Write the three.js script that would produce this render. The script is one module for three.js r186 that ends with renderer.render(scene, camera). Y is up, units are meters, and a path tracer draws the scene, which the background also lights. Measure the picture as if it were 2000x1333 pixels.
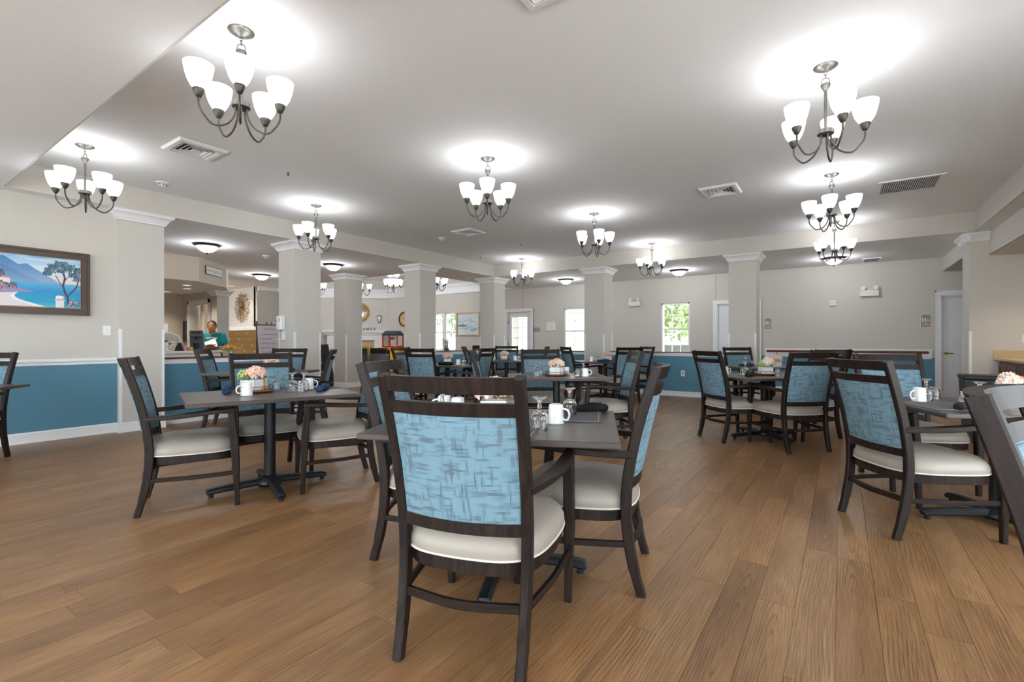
import * as THREE from 'three';
import { RoundedBoxGeometry } from 'three/addons/geometries/RoundedBoxGeometry.js';
import { TextGeometry } from 'three/addons/geometries/TextGeometry.js';
import { FontLoader } from 'three/addons/loaders/FontLoader.js';
import { MarchingCubes } from 'three/addons/objects/MarchingCubes.js';
import { ImprovedNoise } from 'three/addons/math/ImprovedNoise.js';
import { RectAreaLightUniformsLib } from 'three/addons/lights/RectAreaLightUniformsLib.js';
import { mergeGeometries, mergeVertices, toCreasedNormals } from 'three/addons/utils/BufferGeometryUtils.js';

// ───────── camera, sky, sun, exposure ─────────
const scene = new THREE.Scene();
const EYE = 1.13, YAW = THREE.MathUtils.degToRad(34.57);
const camera = new THREE.PerspectiveCamera(2 * Math.atan(666.5 / 933) * 180 / Math.PI, 2000 / 1333, 0.05, 300);
camera.position.set(0, EYE, 0);
camera.rotation.y = YAW;
camera.updateMatrixWorld(true);
scene.add(camera);

const sunDir = new THREE.Vector3(-0.25, 0.85, -0.45).normalize();
scene.background = new THREE.Color(0.85, 0.935, 1.0);   // bright hazy sky
scene.backgroundIntensity = 16.0;
const sun = new THREE.DirectionalLight(0xfff2e0, 16);
sun.position.copy(sunDir).multiplyScalar(40);
sun.castShadow = true;
sun.shadow.mapSize.set(2048, 2048);
Object.assign(sun.shadow.camera, { left: -25, right: 25, top: 25, bottom: -25, near: 1, far: 90 });
scene.add(sun, sun.target);
RectAreaLightUniformsLib.init();

const renderer = new THREE.WebGLRenderer({ antialias: true });
renderer.toneMapping = THREE.LinearToneMapping;
renderer.toneMappingExposure = 0.66;
renderer.shadowMap.enabled = true;
renderer.shadowMap.type = THREE.PCFSoftShadowMap;
const BULB = 0.16;          // candela of one chandelier bulb
const DOME = 3.0;          // candela of one flush ceiling light

// ───────── small helpers ─────────
let seed = 12345;
const rnd = () => { seed = (seed * 1664525 + 1013904223) >>> 0; return seed / 4294967296; };
const rr = (a, b) => a + (b - a) * rnd();
const V = (x, y, z) => new THREE.Vector3(x, y, z);
const D2R = Math.PI / 180;
const perlin = new ImprovedNoise();
const noise = (x, y = 0, z = 0) => perlin.noise(x, y, z);
const smooth = (a, b, x) => { const t = Math.min(1, Math.max(0, (x - a) / (b - a))); return t * t * (3 - 2 * t); };
const names = new Map();
function numbered(n) {
  const k = names.get(n) ?? 0; names.set(n, k + 1);
  return k ? n + '_' + String(k).padStart(3, '0') : n;
}
function flat(g) { const h = g.index ? g.toNonIndexed() : g; h.computeVertexNormals(); return h; }
function clean(g) { const h = g.index ? g.toNonIndexed() : g; for (const k of Object.keys(h.attributes)) if (!['position', 'normal', 'uv'].includes(k)) h.deleteAttribute(k); return h; }
const merge = (list) => list.length === 1 ? list[0] : mergeGeometries(list.map(clean), false);
// box with uv in metres
function box(w, h, d, x = 0, y = 0, z = 0) {
  const g = new THREE.BoxGeometry(w, h, d), uv = g.attributes.uv, n = g.attributes.normal;
  for (let i = 0; i < uv.count; i++) {
    const su = Math.abs(n.getX(i)) > 0.5 ? d : w, sv = Math.abs(n.getY(i)) > 0.5 ? d : h;
    uv.setXY(i, uv.getX(i) * su, uv.getY(i) * sv);
  }
  return g.translate(x, y, z);
}
// box from corner to corner
const bx = (x0, x1, y0, y1, z0, z1) => box(Math.abs(x1 - x0), Math.abs(y1 - y0), Math.abs(z1 - z0), (x0 + x1) / 2, (y0 + y1) / 2, (z0 + z1) / 2);
const rbox = (w, h, d, r = 0.005, x = 0, y = 0, z = 0, s = 2) => new RoundedBoxGeometry(w, h, d, s, Math.min(r, w / 2.01, h / 2.01, d / 2.01)).translate(x, y, z);
const cyl = (r0, r1, h, x = 0, y = 0, z = 0, s = 20) => new THREE.CylinderGeometry(r1, r0, h, s).translate(x, y, z);
const lathe = (pts, s = 24) => new THREE.LatheGeometry(pts.map(([r, y]) => new THREE.Vector2(Math.max(r, 1e-4), y)), s);
const ball = (r, x = 0, y = 0, z = 0, s = 12) => new THREE.SphereGeometry(r, s, Math.max(6, s / 2 | 0)).translate(x, y, z);
const tube = (pts, r, n = 24, s = 8, closed = false) => new THREE.TubeGeometry(new THREE.CatmullRomCurve3(pts.map((p) => V(...p)), closed), n, r, s, closed);
const torus = (R, r, s = 8, n = 24) => new THREE.TorusGeometry(R, r, s, n);
// bar of chamfered rectangular section along a curve; uv in metres, v along the grain
function sweep(pts, w, h, side, n = 14, ch = 0.15) {
  const curve = new THREE.CatmullRomCurve3(pts.map((p) => V(...p))), sideV = V(...side).normalize();
  const W = typeof w === 'function' ? w : () => w, Hh = typeof h === 'function' ? h : () => h;
  const pos = [], uv = [], idx = [];
  const L = curve.getLength();
  for (let i = 0; i <= n; i++) {
    const t = i / n, p = curve.getPoint(t), tan = curve.getTangent(t);
    const b = tan.clone().cross(sideV).normalize(), a = b.clone().cross(tan).normalize();
    const ww = W(t) / 2, hh = Hh(t) / 2, c = Math.min(ww, hh) * 2 * ch;
    const sec = [[ww - c, hh], [ww, hh - c], [ww, -hh + c], [ww - c, -hh], [-ww + c, -hh], [-ww, -hh + c], [-ww, hh - c], [-ww + c, hh]];
    let per = 0;
    for (let k = 0; k <= 8; k++) {
      const [x, y] = sec[k % 8];
      if (k) per += Math.hypot(x - sec[k - 1][0], y - sec[k - 1][1]);
      pos.push(p.x + a.x * x + b.x * y, p.y + a.y * x + b.y * y, p.z + a.z * x + b.z * y);
      uv.push(per, t * L);
    }
  }
  for (let i = 0; i < n; i++) for (let k = 0; k < 8; k++) {
    const q = i * 9 + k;
    idx.push(q, q + 1, q + 9, q + 1, q + 10, q + 9);
  }
  for (const [o, f] of [[0, 1], [n * 9, 0]]) for (let k = 1; k < 7; k++) idx.push(...(f ? [o, o + k + 1, o + k] : [o, o + k, o + k + 1]));
  const g = new THREE.BufferGeometry();
  g.setAttribute('position', new THREE.Float32BufferAttribute(pos, 3));
  g.setAttribute('uv', new THREE.Float32BufferAttribute(uv, 2));
  g.setIndex(idx);
  // make faces point outwards
  const A = V(...pos.slice(0, 3)), B = V(...pos.slice(3, 6)), C = V(...pos.slice(27, 30)), P = curve.getPoint(0);
  const nn = B.clone().sub(A).cross(C.clone().sub(A));
  if (nn.dot(A.clone().add(B).multiplyScalar(0.5).sub(P)) < 0) for (let i = 0; i < idx.length; i += 3) { const s = idx[i]; idx[i] = idx[i + 1]; idx[i + 1] = s; }
  g.setIndex(idx);
  return toCreasedNormals(g, 0.5);
}
// a square moulding (column capital / base) from a half-width profile [[half width, y]...]
function squareRing(profile) {
  const g = new THREE.LatheGeometry(profile.map(([r, y]) => new THREE.Vector2(r * Math.SQRT2, y)), 4, Math.PI / 4);
  return toCreasedNormals(g, 0.6);
}
// straight moulding: profile of [out, y] points extruded by length along +x, facing +z
function moulding(profile, len) {
  const g = new THREE.ExtrudeGeometry(new THREE.Shape(profile.map(([o, y]) => new THREE.Vector2(o, y))), { depth: len, bevelEnabled: false });
  return g.rotateY(-Math.PI / 2).translate(len, 0, 0);
}
function shade(o) { o.castShadow = true; o.receiveShadow = true; return o; }
function obj(name, geo, m, parent = scene) {
  const g = Array.isArray(geo) ? merge(geo) : geo;
  const o = shade(new THREE.Mesh(g, m));
  o.name = parent === scene ? numbered(name) : name;
  parent.add(o);
  return o;
}
function tag(o, label, category, group) { o.userData.label = label; o.userData.category = category; if (group) o.userData.group = group; return o; }
function thing(name, label, category, [x, y, z] = [0, 0, 0], turn = 0, group) {
  const o = new THREE.Group(); o.name = numbered(name); scene.add(o);
  o.position.set(x, y, z); o.rotation.y = turn;
  return tag(o, label, category, group);
}
function struct(name, geo, m, label, category) {
  const o = obj(name, geo, m); o.userData.kind = 'structure'; o.userData.label = label; o.userData.category = category ?? name.split('_')[0]; return o;
}
function structGroup(name, label, category, [x, y, z] = [0, 0, 0], turn = 0) {
  const o = thing(name, label, category, [x, y, z], turn); o.userData.kind = 'structure'; return o;
}
function dup(src, [x, y, z], turn, label, group) {
  const c = src.clone(true); c.name = numbered(src.name.replace(/_\d{3}$/, '')); scene.add(c);
  c.position.set(x, y, z); c.rotation.set(0, turn, 0);
  c.userData = { ...src.userData };
  if (label) c.userData.label = label;
  if (group) c.userData.group = group;
  return c;
}
// the first placing uses the prototype itself, later ones clone it
function placer(proto) {
  let used = false;
  return (pos, turn, label, group) => {
    if (!used) { used = true; proto.position.set(...pos); proto.rotation.y = turn; if (label) proto.userData.label = label; if (group) proto.userData.group = group; return proto; }
    return dup(proto, pos, turn, label, group);
  };
}

// ───────── textures ─────────
function dataTex(w, h, fn, srgb = true) {
  const a = new Uint8Array(w * h * 4);
  for (let y = 0; y < h; y++) for (let x = 0; x < w; x++) {
    const c = fn(x / w, y / h, x, y), i = (y * w + x) * 4;
    a[i] = Math.max(0, Math.min(255, c[0])); a[i + 1] = Math.max(0, Math.min(255, c[1])); a[i + 2] = Math.max(0, Math.min(255, c[2])); a[i + 3] = 255;
  }
  const t = new THREE.DataTexture(a, w, h);
  t.wrapS = t.wrapT = THREE.RepeatWrapping; t.magFilter = THREE.LinearFilter; t.minFilter = THREE.LinearMipmapLinearFilter; t.generateMipmaps = true;
  if (srgb) t.colorSpace = THREE.SRGBColorSpace;
  t.needsUpdate = true;
  return t;
}
function canvasTex(w, h, draw) {
  const c = document.createElement('canvas'); c.width = w; c.height = h;
  draw(c.getContext('2d'), w, h);
  const t = new THREE.CanvasTexture(c); t.colorSpace = THREE.SRGBColorSpace; t.wrapS = t.wrapT = THREE.RepeatWrapping; t.magFilter = THREE.LinearFilter;
  return t;
}
const mixc = (a, b, t) => [a[0] + (b[0] - a[0]) * t, a[1] + (b[1] - a[1]) * t, a[2] + (b[2] - a[2]) * t];
const mat = (o) => new THREE.MeshStandardMaterial(o);
const phys = (o) => new THREE.MeshPhysicalMaterial(o);

// floor boards: ten strips side by side, each 0.142 m by 1.22 m
const STRIPS = 10, PW = 0.142, PL = 1.22;
const floorTex = dataTex(2000, 1024, (u, v) => {
  const k = Math.floor(u * STRIPS), x = (u * STRIPS - k) * PW, y = v * PL, s = k * 17.3 + 3.1;
  const wob = noise(x * 7 + s, y * 1.3, s) * 0.9 + noise(x * 24 + s, y * 3.2, s * 2) * 0.16;
  let r;
  if (k % 3 === 0) r = Math.sqrt(((x - PW * (0.5 + 0.35 * noise(s, 1.7))) * 120) ** 2 + ((y - 0.6) * 6.5) ** 2) * 0.8 + wob * 1.6;
  else r = x * (62 + 22 * noise(s, 5.3)) + wob * 2.4 + y * 0.3 * noise(s, 8.8);
  const ring = 0.5 + 0.5 * Math.sin(r * 6.283), line = Math.pow(ring, 4);
  const fibre = noise(x * 900 + s, y * 10, s) * 0.55 + noise(x * 380, y * 6 + s, s) * 0.5;
  const cloud = noise(x * 6 + s, y * 1.2 + s, 2.2) * 0.5 + noise(x * 20, y * 3, s) * 0.25;
  const fade = 0.45 + 0.55 * smooth(-0.25, 0.35, noise(x * 9, y * 1.7 + s, 7.7));
  const t = 0.53 + cloud * 0.46 + fibre * 0.46 - line * 0.34 * fade + (ring - 0.5) * 0.08 + 0.10 * noise(s, 3.9);
  return t < 0.5 ? mixc([96, 70, 46], [153, 117, 80], Math.max(0, t) * 2) : mixc([153, 117, 80], [196, 162, 120], Math.min(1, (t - 0.5) * 2));
});
const fineTex = dataTex(512, 512, (u, v) => { const g = 128 + 50 * noise(u * 60, v * 60, 1) + 50 * noise(u * 140, v * 140, 4); return [g, g, g]; }, false);
fineTex.repeat.set(2.5, 2.5);
const darkWoodTex = dataTex(512, 512, (u, v) => {
  const x = u * 0.5, y = v * 0.5;
  const n = noise(x * 70 + noise(y * 6, x * 12) * 3, y * 3.2, 3.3), f = noise(x * 420, y * 14, 9.1);
  const t = 0.5 + n * 0.75 + f * 0.5;
  return mixc([21, 15, 13], [47, 35, 30], t);
});
darkWoodTex.repeat.set(2, 2);
const topTex = dataTex(512, 512, (u, v) => {
  const x = u, y = v;
  const n = noise(x * 5 + noise(y * 16, x * 4) * 0.5, y * 26, 6.3), f = noise(x * 26, y * 210, 2.2), q = noise(x * 3, y * 70, 1.1);
  return mixc([56, 50, 48], [106, 96, 92], 0.45 + n * 0.5 + f * 0.4 + q * 0.25);
});
const fabricTex = canvasTex(1024, 1024, (g, w, h) => {
  g.fillStyle = '#9fc1cf'; g.fillRect(0, 0, w, h);
  g.strokeStyle = '#587989'; g.lineWidth = 3.6;
  const p = w / 50, am = 8;
  for (let y = -16; y < h + 16; y += 9.6) {
    g.beginPath();
    for (let k = 0; k <= 100; k++) { const yy = y + (k % 2 ? am : -am); k ? g.lineTo(k * p / 2, yy) : g.moveTo(0, yy); }
    g.stroke();
  }
  let s = 77; const q = () => { s = (s * 1103515245 + 12345) & 0x7fffffff; return s / 0x7fffffff; };
  for (let i = 0; i < 420; i++) {
    const hor = q() < 0.55, L = 14 + q() * 70, T = 8 + q() * 26;
    const x = q() * w, y = q() * h, ww = hor ? L : T, hh = hor ? T : L, fill = q() < 0.34, dark = 0.3 + q() * 0.35;
    const n = 2 + (q() * 5 | 0), e = [...Array(16)].map(() => q());
    for (const ox of [0, -w]) for (const oy of [0, -h]) {
      if (fill) { g.fillStyle = `rgba(104,121,130,${dark})`; g.fillRect(x + ox, y + oy, ww, hh); }
      g.strokeStyle = 'rgba(72,94,106,0.6)'; g.lineWidth = 2.2;
      for (let k = 0; k < n; k++) {
        g.beginPath();
        if (hor) { const yy = y + oy + k * hh / n; g.moveTo(x + ox - e[k] * 40, yy); g.lineTo(x + ox + ww + e[k + 7] * 40, yy + 1); }
        else { const xx = x + ox + k * ww / n; g.moveTo(xx, y + oy - e[k] * 40); g.lineTo(xx + 1, y + oy + hh + e[k + 7] * 40); }
        g.stroke();
      }
    }
  }
});
fabricTex.repeat.set(2, 2);

// ───────── materials ─────────
const M = {
  wall: mat({ color: 0xcfcbc3, roughness: 0.82, bumpMap: fineTex, bumpScale: 0.0006 }),
  tan: mat({ color: 0xcbbfae, roughness: 0.82 }),
  blue: mat({ color: 0x568aa2, roughness: 0.6, bumpMap: fineTex, bumpScale: 0.0006 }),
  ceil: mat({ color: 0xf3f5f7, roughness: 0.9, bumpMap: fineTex, bumpScale: 0.0012 }),
  trim: mat({ color: 0xf0f1f2, roughness: 0.38 }),
  door: mat({ color: 0xe6e8ec, roughness: 0.42 }),
  cap: mat({ color: 0x6a3427, roughness: 0.3 }),
  wood: phys({ color: 0xffffff, map: darkWoodTex, roughness: 0.46, specularIntensity: 0.6 }),
  top: mat({ color: 0xffffff, map: topTex, roughness: 0.34 }),
  topEdge: mat({ color: 0x4a403b, roughness: 0.4 }),
  fabric: mat({ color: 0xffffff, map: fabricTex, roughness: 0.92 }),
  vinyl: phys({ color: 0x9d958a, roughness: 0.42, sheen: 0.2, bumpMap: fineTex, bumpScale: 0.0003 }),
  welt: mat({ color: 0xd8d3c9, roughness: 0.5 }),
  iron: mat({ color: 0x1f2226, roughness: 0.42, metalness: 0.2 }),
  rubber: mat({ color: 0x0b0b0c, roughness: 0.8 }),
  nickel: mat({ color: 0x74726e, roughness: 0.42, metalness: 0.8 }),
  nickelDark: mat({ color: 0x5a5753, roughness: 0.4, metalness: 0.75 }),
  china: phys({ color: 0xf1f2f3, roughness: 0.18, clearcoat: 0.4 }),
  glass: phys({ color: 0xffffff, roughness: 0.02, transmission: 1, thickness: 0.004, ior: 1.48 }),
  pane: phys({ color: 0xffffff, roughness: 0.0, transmission: 1, thickness: 0, ior: 1.45 }),
  navy: mat({ color: 0x1f3d66, roughness: 0.95 }),
  black: mat({ color: 0x17181b, roughness: 0.92 }),
  placemat: mat({ color: 0x55565a, roughness: 0.75, bumpMap: fineTex, bumpScale: 0.001 }),
  tray: mat({ color: 0x7d4f2c, roughness: 0.45 }),
  trayDark: mat({ color: 0x3a271d, roughness: 0.45 }),
  wire: mat({ color: 0x2a2420, roughness: 0.4, metalness: 0.6 }),
  peach: mat({ color: 0xf0c7b4, roughness: 0.85 }),
  pinkLight: mat({ color: 0xf6dccd, roughness: 0.85 }),
  coral: mat({ color: 0xe79f86, roughness: 0.85 }),
  cream: mat({ color: 0xf0e3cf, roughness: 0.85 }),
  lime: mat({ color: 0xb6cf7a, roughness: 0.8 }),
  leaf: mat({ color: 0x5d8a3c, roughness: 0.7, side: THREE.DoubleSide }),
  yellow: mat({ color: 0xf0bd12, roughness: 0.7, side: THREE.DoubleSide }),
  whitePlastic: mat({ color: 0xf2f3f4, roughness: 0.35 }),
  creamPlastic: mat({ color: 0xe9e6da, roughness: 0.4 }),
  blackPlastic: mat({ color: 0x161719, roughness: 0.45 }),
  greyPlastic: mat({ color: 0x4a4e55, roughness: 0.45 }),
  gold: mat({ color: 0xc99634, roughness: 0.35, metalness: 0.6 }),
  brass: mat({ color: 0xb08c3e, roughness: 0.28, metalness: 0.9 }),
  mirror: mat({ color: 0xe8ecec, roughness: 0.03, metalness: 1 }),
  red: mat({ color: 0xb3121a, roughness: 0.4 }),
  oak: mat({ color: 0xc9a678, roughness: 0.5 }),
  cabinet: mat({ color: 0x5a2d1f, roughness: 0.4 }),
  counter: mat({ color: 0xc8ad84, roughness: 0.35 }),
  mail: mat({ color: 0x7a5a26, roughness: 0.45 }),
  mailDark: mat({ color: 0x3f2d13, roughness: 0.5 }),
  slate: mat({ color: 0x2a3238, roughness: 0.7 }),
  subfloor: mat({ color: 0x2e2118, roughness: 0.9 }),
  lamp: mat({ color: 0xf4f3ee, roughness: 0.4, emissive: 0xfdfcff, emissiveIntensity: 1.6 }),
  shadeCloth: mat({ color: 0xb9b2a6, roughness: 0.9 }),
};
const boards = ['#f4f0ec', '#ebe4dd', '#e2dad3', '#f6ece0'].map((c) => mat({ color: c, map: floorTex, roughness: 0.4, bumpMap: floorTex, bumpScale: 0.0004 }));
// ───────── the room shell ─────────
const HB = 2.755, HC = 3.043;            // soffit / raised ceiling
const XL = -7.40, XR = 2.60, ZF = -12.35, ZN = 2.80;
const TX0 = -7.23, TX1 = 1.64, TZ0 = -9.70, TZ1 = -1.10; // raised part of the dining ceiling
// wall in the plane of x (along z) or z (along x) with openings [a0, a1, y0, y1]
function wallGeo(axis, at0, at1, a0, a1, y0, y1, holes = []) {
  const cuts = [...new Set([a0, a1, ...holes.flatMap((h) => [h[0], h[1]])])].sort((p, q) => p - q), out = [];
  for (let i = 0; i + 1 < cuts.length; i++) {
    const m = (cuts[i] + cuts[i + 1]) / 2; let ys = [[y0, y1]];
    for (const h of holes) if (m > h[0] && m < h[1]) ys = ys.flatMap(([p, q]) => [[p, Math.min(q, h[2])], [Math.max(p, h[3]), q]].filter(([a, b]) => b - a > 1e-4));
    for (const [p, q] of ys) out.push(axis === 'z' ? bx(cuts[i], cuts[i + 1], p, q, at0, at1) : bx(at0, at1, p, q, cuts[i], cuts[i + 1]));
  }
  return out;
}
// floor boards; the ones that show largest are meshes of their own, the rest is joined
{
  const fx0 = -17.2, fx1 = XR, fz0 = ZF, fz1 = ZN;
  const floor = structGroup('floor', 'brown wood-look plank floor running through the dining room', 'floor');
  obj('underlay', bx(fx0 - 0.2, fx1 + 0.2, -0.12, -0.006, fz0 - 0.2, fz1 + 0.2), M.subfloor, floor);
  const list = [];
  const nx = Math.ceil((fx1 - fx0) / PW);
  const toCam = (x, z) => { const s = Math.sin(YAW), c = Math.cos(YAW); return [c * x - s * z, -s * x - c * z]; };
  for (let i = 0; i < nx; i++) {
    const x0 = fx0 + i * PW, x1 = Math.min(x0 + PW, fx1);
    let z = fz0 - rnd() * PL;
    while (z < fz1) {
      const z0 = Math.max(z, fz0), z1 = Math.min(z + PL, fz1);
      z += PL;
      if (z1 - z0 < 0.02) continue;
      const [l, d] = toCam((x0 + x1) / 2, (z0 + z1) / 2);
      const seen = d > 0.7 && Math.abs(l / d) < 1.25 && EYE / d * 933 < 900;
      const len = z1 - z0;
      list.push({ x0, x1, z0, z1, area: seen ? (len * PW) * EYE / (d * d * d) : 0, s: Math.floor(rnd() * STRIPS), v: rnd() < 0.5 ? 0 : 1, off: rnd() * 0.2, m: Math.floor(rnd() * boards.length) });
    }
  }
  list.sort((a, b) => b.area - a.area);
  const shared = new Map(), rest = boards.map(() => []);
  const board = (w, len, s, flip) => { // a bevelled strip: top face plus short sides, 10 triangles
    const b = 0.0007, t = 0.003, x = w / 2 - 0.0001, z = len / 2 - 0.0001;
    const u0 = (s + 0.02) / STRIPS, u1 = (s + 0.02 + 0.96 * w / PW) / STRIPS, v1 = len / PL;
    const pos = [-x + b, 0, -z + b, x - b, 0, -z + b, x - b, 0, z - b, -x + b, 0, z - b, -x, -t, -z, x, -t, -z, x, -t, z, -x, -t, z];
    const uv = [u0, 0, u1, 0, u1, v1, u0, v1, u0, 0, u1, 0, u1, v1, u0, v1];
    if (flip) for (let i = 1; i < uv.length; i += 2) uv[i] = v1 - uv[i];
    const g = new THREE.BufferGeometry();
    g.setAttribute('position', new THREE.Float32BufferAttribute(pos, 3)); g.setAttribute('uv', new THREE.Float32BufferAttribute(uv, 2));
    g.setIndex([0, 2, 1, 0, 3, 2, 4, 0, 1, 4, 1, 5, 5, 1, 2, 5, 2, 6, 6, 2, 3, 6, 3, 7, 7, 3, 0, 7, 0, 4]);
    return flat(g);
  };
  list.forEach((p, i) => {
    const w = p.x1 - p.x0, len = p.z1 - p.z0, key = [w.toFixed(3), len.toFixed(3), p.s, p.v].join();
    if (!shared.has(key)) shared.set(key, board(w, len, p.s, p.v));
    const g = shared.get(key), cx = (p.x0 + p.x1) / 2, cz = (p.z0 + p.z1) / 2;
    if (i < 300) { const o = obj('plank', g, boards[p.m], floor); o.position.set(cx, 0, cz); }
    else rest[p.m].push(g.clone().translate(cx, 0, cz));
  });
  const all = [], mats = [];
  rest.forEach((r, i) => { if (r.length) { all.push(mergeGeometries(r, false)); mats.push(boards[i]); } });
  const g = mergeGeometries(all, true), o = shade(new THREE.Mesh(g, mats));
  o.name = 'plank_field'; o.userData.kind = 'stuff'; floor.add(o);
}
// ceilings: soffit level slabs round the raised tray, raised slab on top
{
  const y0 = HB, y1 = HB + 0.5;
  const s = structGroup('ceiling', 'white ceiling with a raised tray over the dining room', 'ceiling');
  obj('raised_ceiling', bx(TX0 - 0.1, TX1 + 0.1, HC, y1, TZ0 - 0.1, TZ1 + 0.1), M.ceil, s);
  obj('soffit', [
    bx(XL - 0.2, XR + 0.2, y0, y1, TZ1, ZN + 0.2),
    bx(TX1, XR + 0.2, y0, y1, TZ0, TZ1),
    bx(-8.39, XR + 0.2, y0, y1, ZF - 0.2, TZ0),
    bx(-8.39, TX0, y0, y1, TZ0, TZ1),
    bx(-17.4, -8.39, y0, y1, -7.98, TZ1),
    bx(-17.4, -16.6, y0, y1, ZF - 0.2, -7.98),
  ], M.ceil, s);
  // beam faces in wall paint
  const t = 0.012;
  obj('beam_face', [
    bx(TX0, TX0 + t, HB - 0.001, HC, TZ0, TZ1), bx(TX1 - t, TX1, HB - 0.001, HC, TZ0, TZ1),
    bx(TX0, TX1, HB - 0.001, HC, TZ0, TZ0 + t), bx(TX0, TX1, HB - 0.001, HC, TZ1 - t, TZ1),
  ], M.wall, s);
  // lobby tray
  obj('lobby_tray', [bx(-16.7, -8.3, 3.42, 3.6, ZF - 0.2, -7.9)], M.ceil, s);
  obj('lobby_tray_face', [bx(-8.40, -8.388, HB - 0.001, 3.42, ZF, -7.98), bx(-16.6, -8.39, HB - 0.001, 3.42, -7.99, -7.978)], M.ceil, s);
}
// far wall with its openings
const W1 = [-11.93, -10.85, 0.80, 2.10], W2 = [-6.66, -5.74, 0.80, 2.08], W3 = [-3.83, -3.12, 0.80, 2.10];
const D1 = [-8.72, -7.80, 0, 2.05], D2 = [-2.48, -1.60, 0, 2.03], D3 = [1.59, 2.44, 0, 2.02];
{
  const w = structGroup('wall_far', 'warm grey far wall with windows and doors', 'wall');
  obj('plaster', wallGeo('z', ZF - 0.18, ZF, -14.29, XR + 0.2, 0, 3.45, [W1, W2, W3, D1, D2, D3]), M.wall, w);
  obj('wainscot', wallGeo('z', ZF, ZF + 0.006, -7.9, 1.50, 0.1, 0.80, [W2, W3, [D1[0], D1[1] + 0.09, 0, 2], [D2[0] - 0.09, D2[1] + 0.09, 0, 2]]), M.blue, w);
  obj('movement_joint', [bx(-8.10, -8.085, 2.12, HB, ZF, ZF + 0.004), bx(-2.515, -2.50, 2.12, HB, ZF, ZF + 0.004)], M.shadeCloth, w);
  const e = ZF + 0.06; // lobby ledge over the far wall
  obj('cornice', [bx(-14.29, -8.40, HB, 2.98, ZF, e), bx(-14.29, -8.40, 2.98, 3.03, ZF, e + 0.05), bx(-14.29, -8.40, 3.03, 3.08, ZF, e + 0.09)], M.trim, w);
}
struct('baseboard_far', [...wallGeo('z', ZF, ZF + 0.016, -14.2, 1.50, 0, 0.10, [[D1[0] - 0.09, D1[1] + 0.09, 0, 1], [D2[0] - 0.09, D2[1] + 0.09, 0, 1]])], M.trim, 'white baseboard along the far wall');
// left wall with its painted wainscot
struct('wall_left', bx(XL - 0.16, XL, 0, HB, -2.10, ZN), M.wall, 'warm grey wall carrying the coastal painting');
struct('wall_left_wainscot', bx(XL, XL + 0.006, 0.1, 0.87, -2.10, ZN), M.blue, 'blue painted lower part of the wall under the painting', 'wall');
const baseProfile = [[0, 0], [0.016, 0], [0.016, 0.02], [0.013, 0.028], [0.013, 0.105], [0.008, 0.12], [0, 0.12]];
const railProfile = [[0, 0], [0.012, 0.004], [0.012, 0.03], [0.022, 0.036], [0.026, 0.05], [0.016, 0.056], [0.016, 0.07], [0, 0.075]];
struct('baseboard_left', moulding(baseProfile, 4.9).rotateY(Math.PI / 2).translate(XL, 0, ZN), M.trim, 'white baseboard under the blue wall by the painting');
struct('trim_1', moulding(railProfile, 4.9).rotateY(Math.PI / 2).translate(XL, 0.85, ZN), M.trim, 'white chair rail between blue and grey paint below the painting', 'chair rail');
// columns
const capital = [[0.235, -0.13], [0.255, -0.125], [0.255, -0.105], [0.265, -0.10], [0.27, -0.085], [0.285, -0.06], [0.305, -0.04], [0.322, -0.032], [0.322, -0.012], [0.33, -0.008], [0.33, 0.0]];
const colBase = [[0.252, 0], [0.252, 0.02], [0.249, 0.028], [0.249, 0.105], [0.243, 0.12], [0.235, 0.12]];
function column(cx, cz, label, guards, gh = 1.28) {
  const c = structGroup('column', label, 'column', [cx, 0, cz]);
  obj('shaft', bx(-0.235, 0.235, 0, HB, -0.235, 0.235), M.wall, c);
  obj('capital', squareRing(capital).translate(0, HB, 0), M.trim, c);
  obj('base', squareRing(colBase), M.trim, c);
  for (const [sx, sz] of guards) {
    obj('corner_guard', [bx(sx * 0.237, sx * (0.237 - 0.028), 0.12, gh, sz * 0.2345, sz * 0.2385), bx(sx * 0.2345, sx * 0.2385, 0.12, gh, sz * 0.237, sz * (0.237 - 0.028))], M.trim, c);
  }
  return c;
}
const allG = [[1, 1], [-1, 1], [1, -1]];
column(-7.545, -2.335, 'pillar at the end of the coastal painting wall', [[1, 1], [1, -1]], 1.28);
column(-7.535, -4.615, 'column wearing the white hand sanitizer dispenser', allG);
column(-7.535, -7.42, 'column between the open passage and the half wall with grasses', allG);
column(-7.535, -10.03, 'corner column where the two ceiling beams meet', allG);
column(-4.53, -10.03, 'column rising beside the half wall and the bright sash window', allG);
column(-1.525, -10.03, 'column partly hiding a white panel door', allG);
column(-10.06, -7.44, 'free column in the lobby near the chalkboard stand', allG);
{ // end pillar on the right, continuing into the alcove wall
  const c = structGroup('wall_right_end', 'end wall with pillar capital next to the serving counter', 'wall', [0, 0, 0]);
  obj('plaster', bx(1.60, XR + 0.2, 0, HB, -10.40, -9.90), M.wall, c);
  const cap = moulding(capital.map(([o, y]) => [o - 0.235, y]).concat([[0, 0], [0, -0.13]]), 0.31);
  obj('capital', [cap.clone().translate(1.51, HB, -9.90), moulding(capital.map(([o, y]) => [o - 0.235, y]).concat([[0, 0], [0, -0.13]]), 0.68).rotateY(-Math.PI / 2).translate(1.60, HB, -10.49)], M.trim, c);
  for (const z of [-9.90, -10.40]) obj('corner_guard', [bx(1.597, 1.630, 0.12, 1.28, z - 0.003, z + 0.003), bx(1.597, 1.603, 0.12, 1.28, z + (z < -10 ? 0.03 : -0.03), z)], M.trim, c);
}
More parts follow.
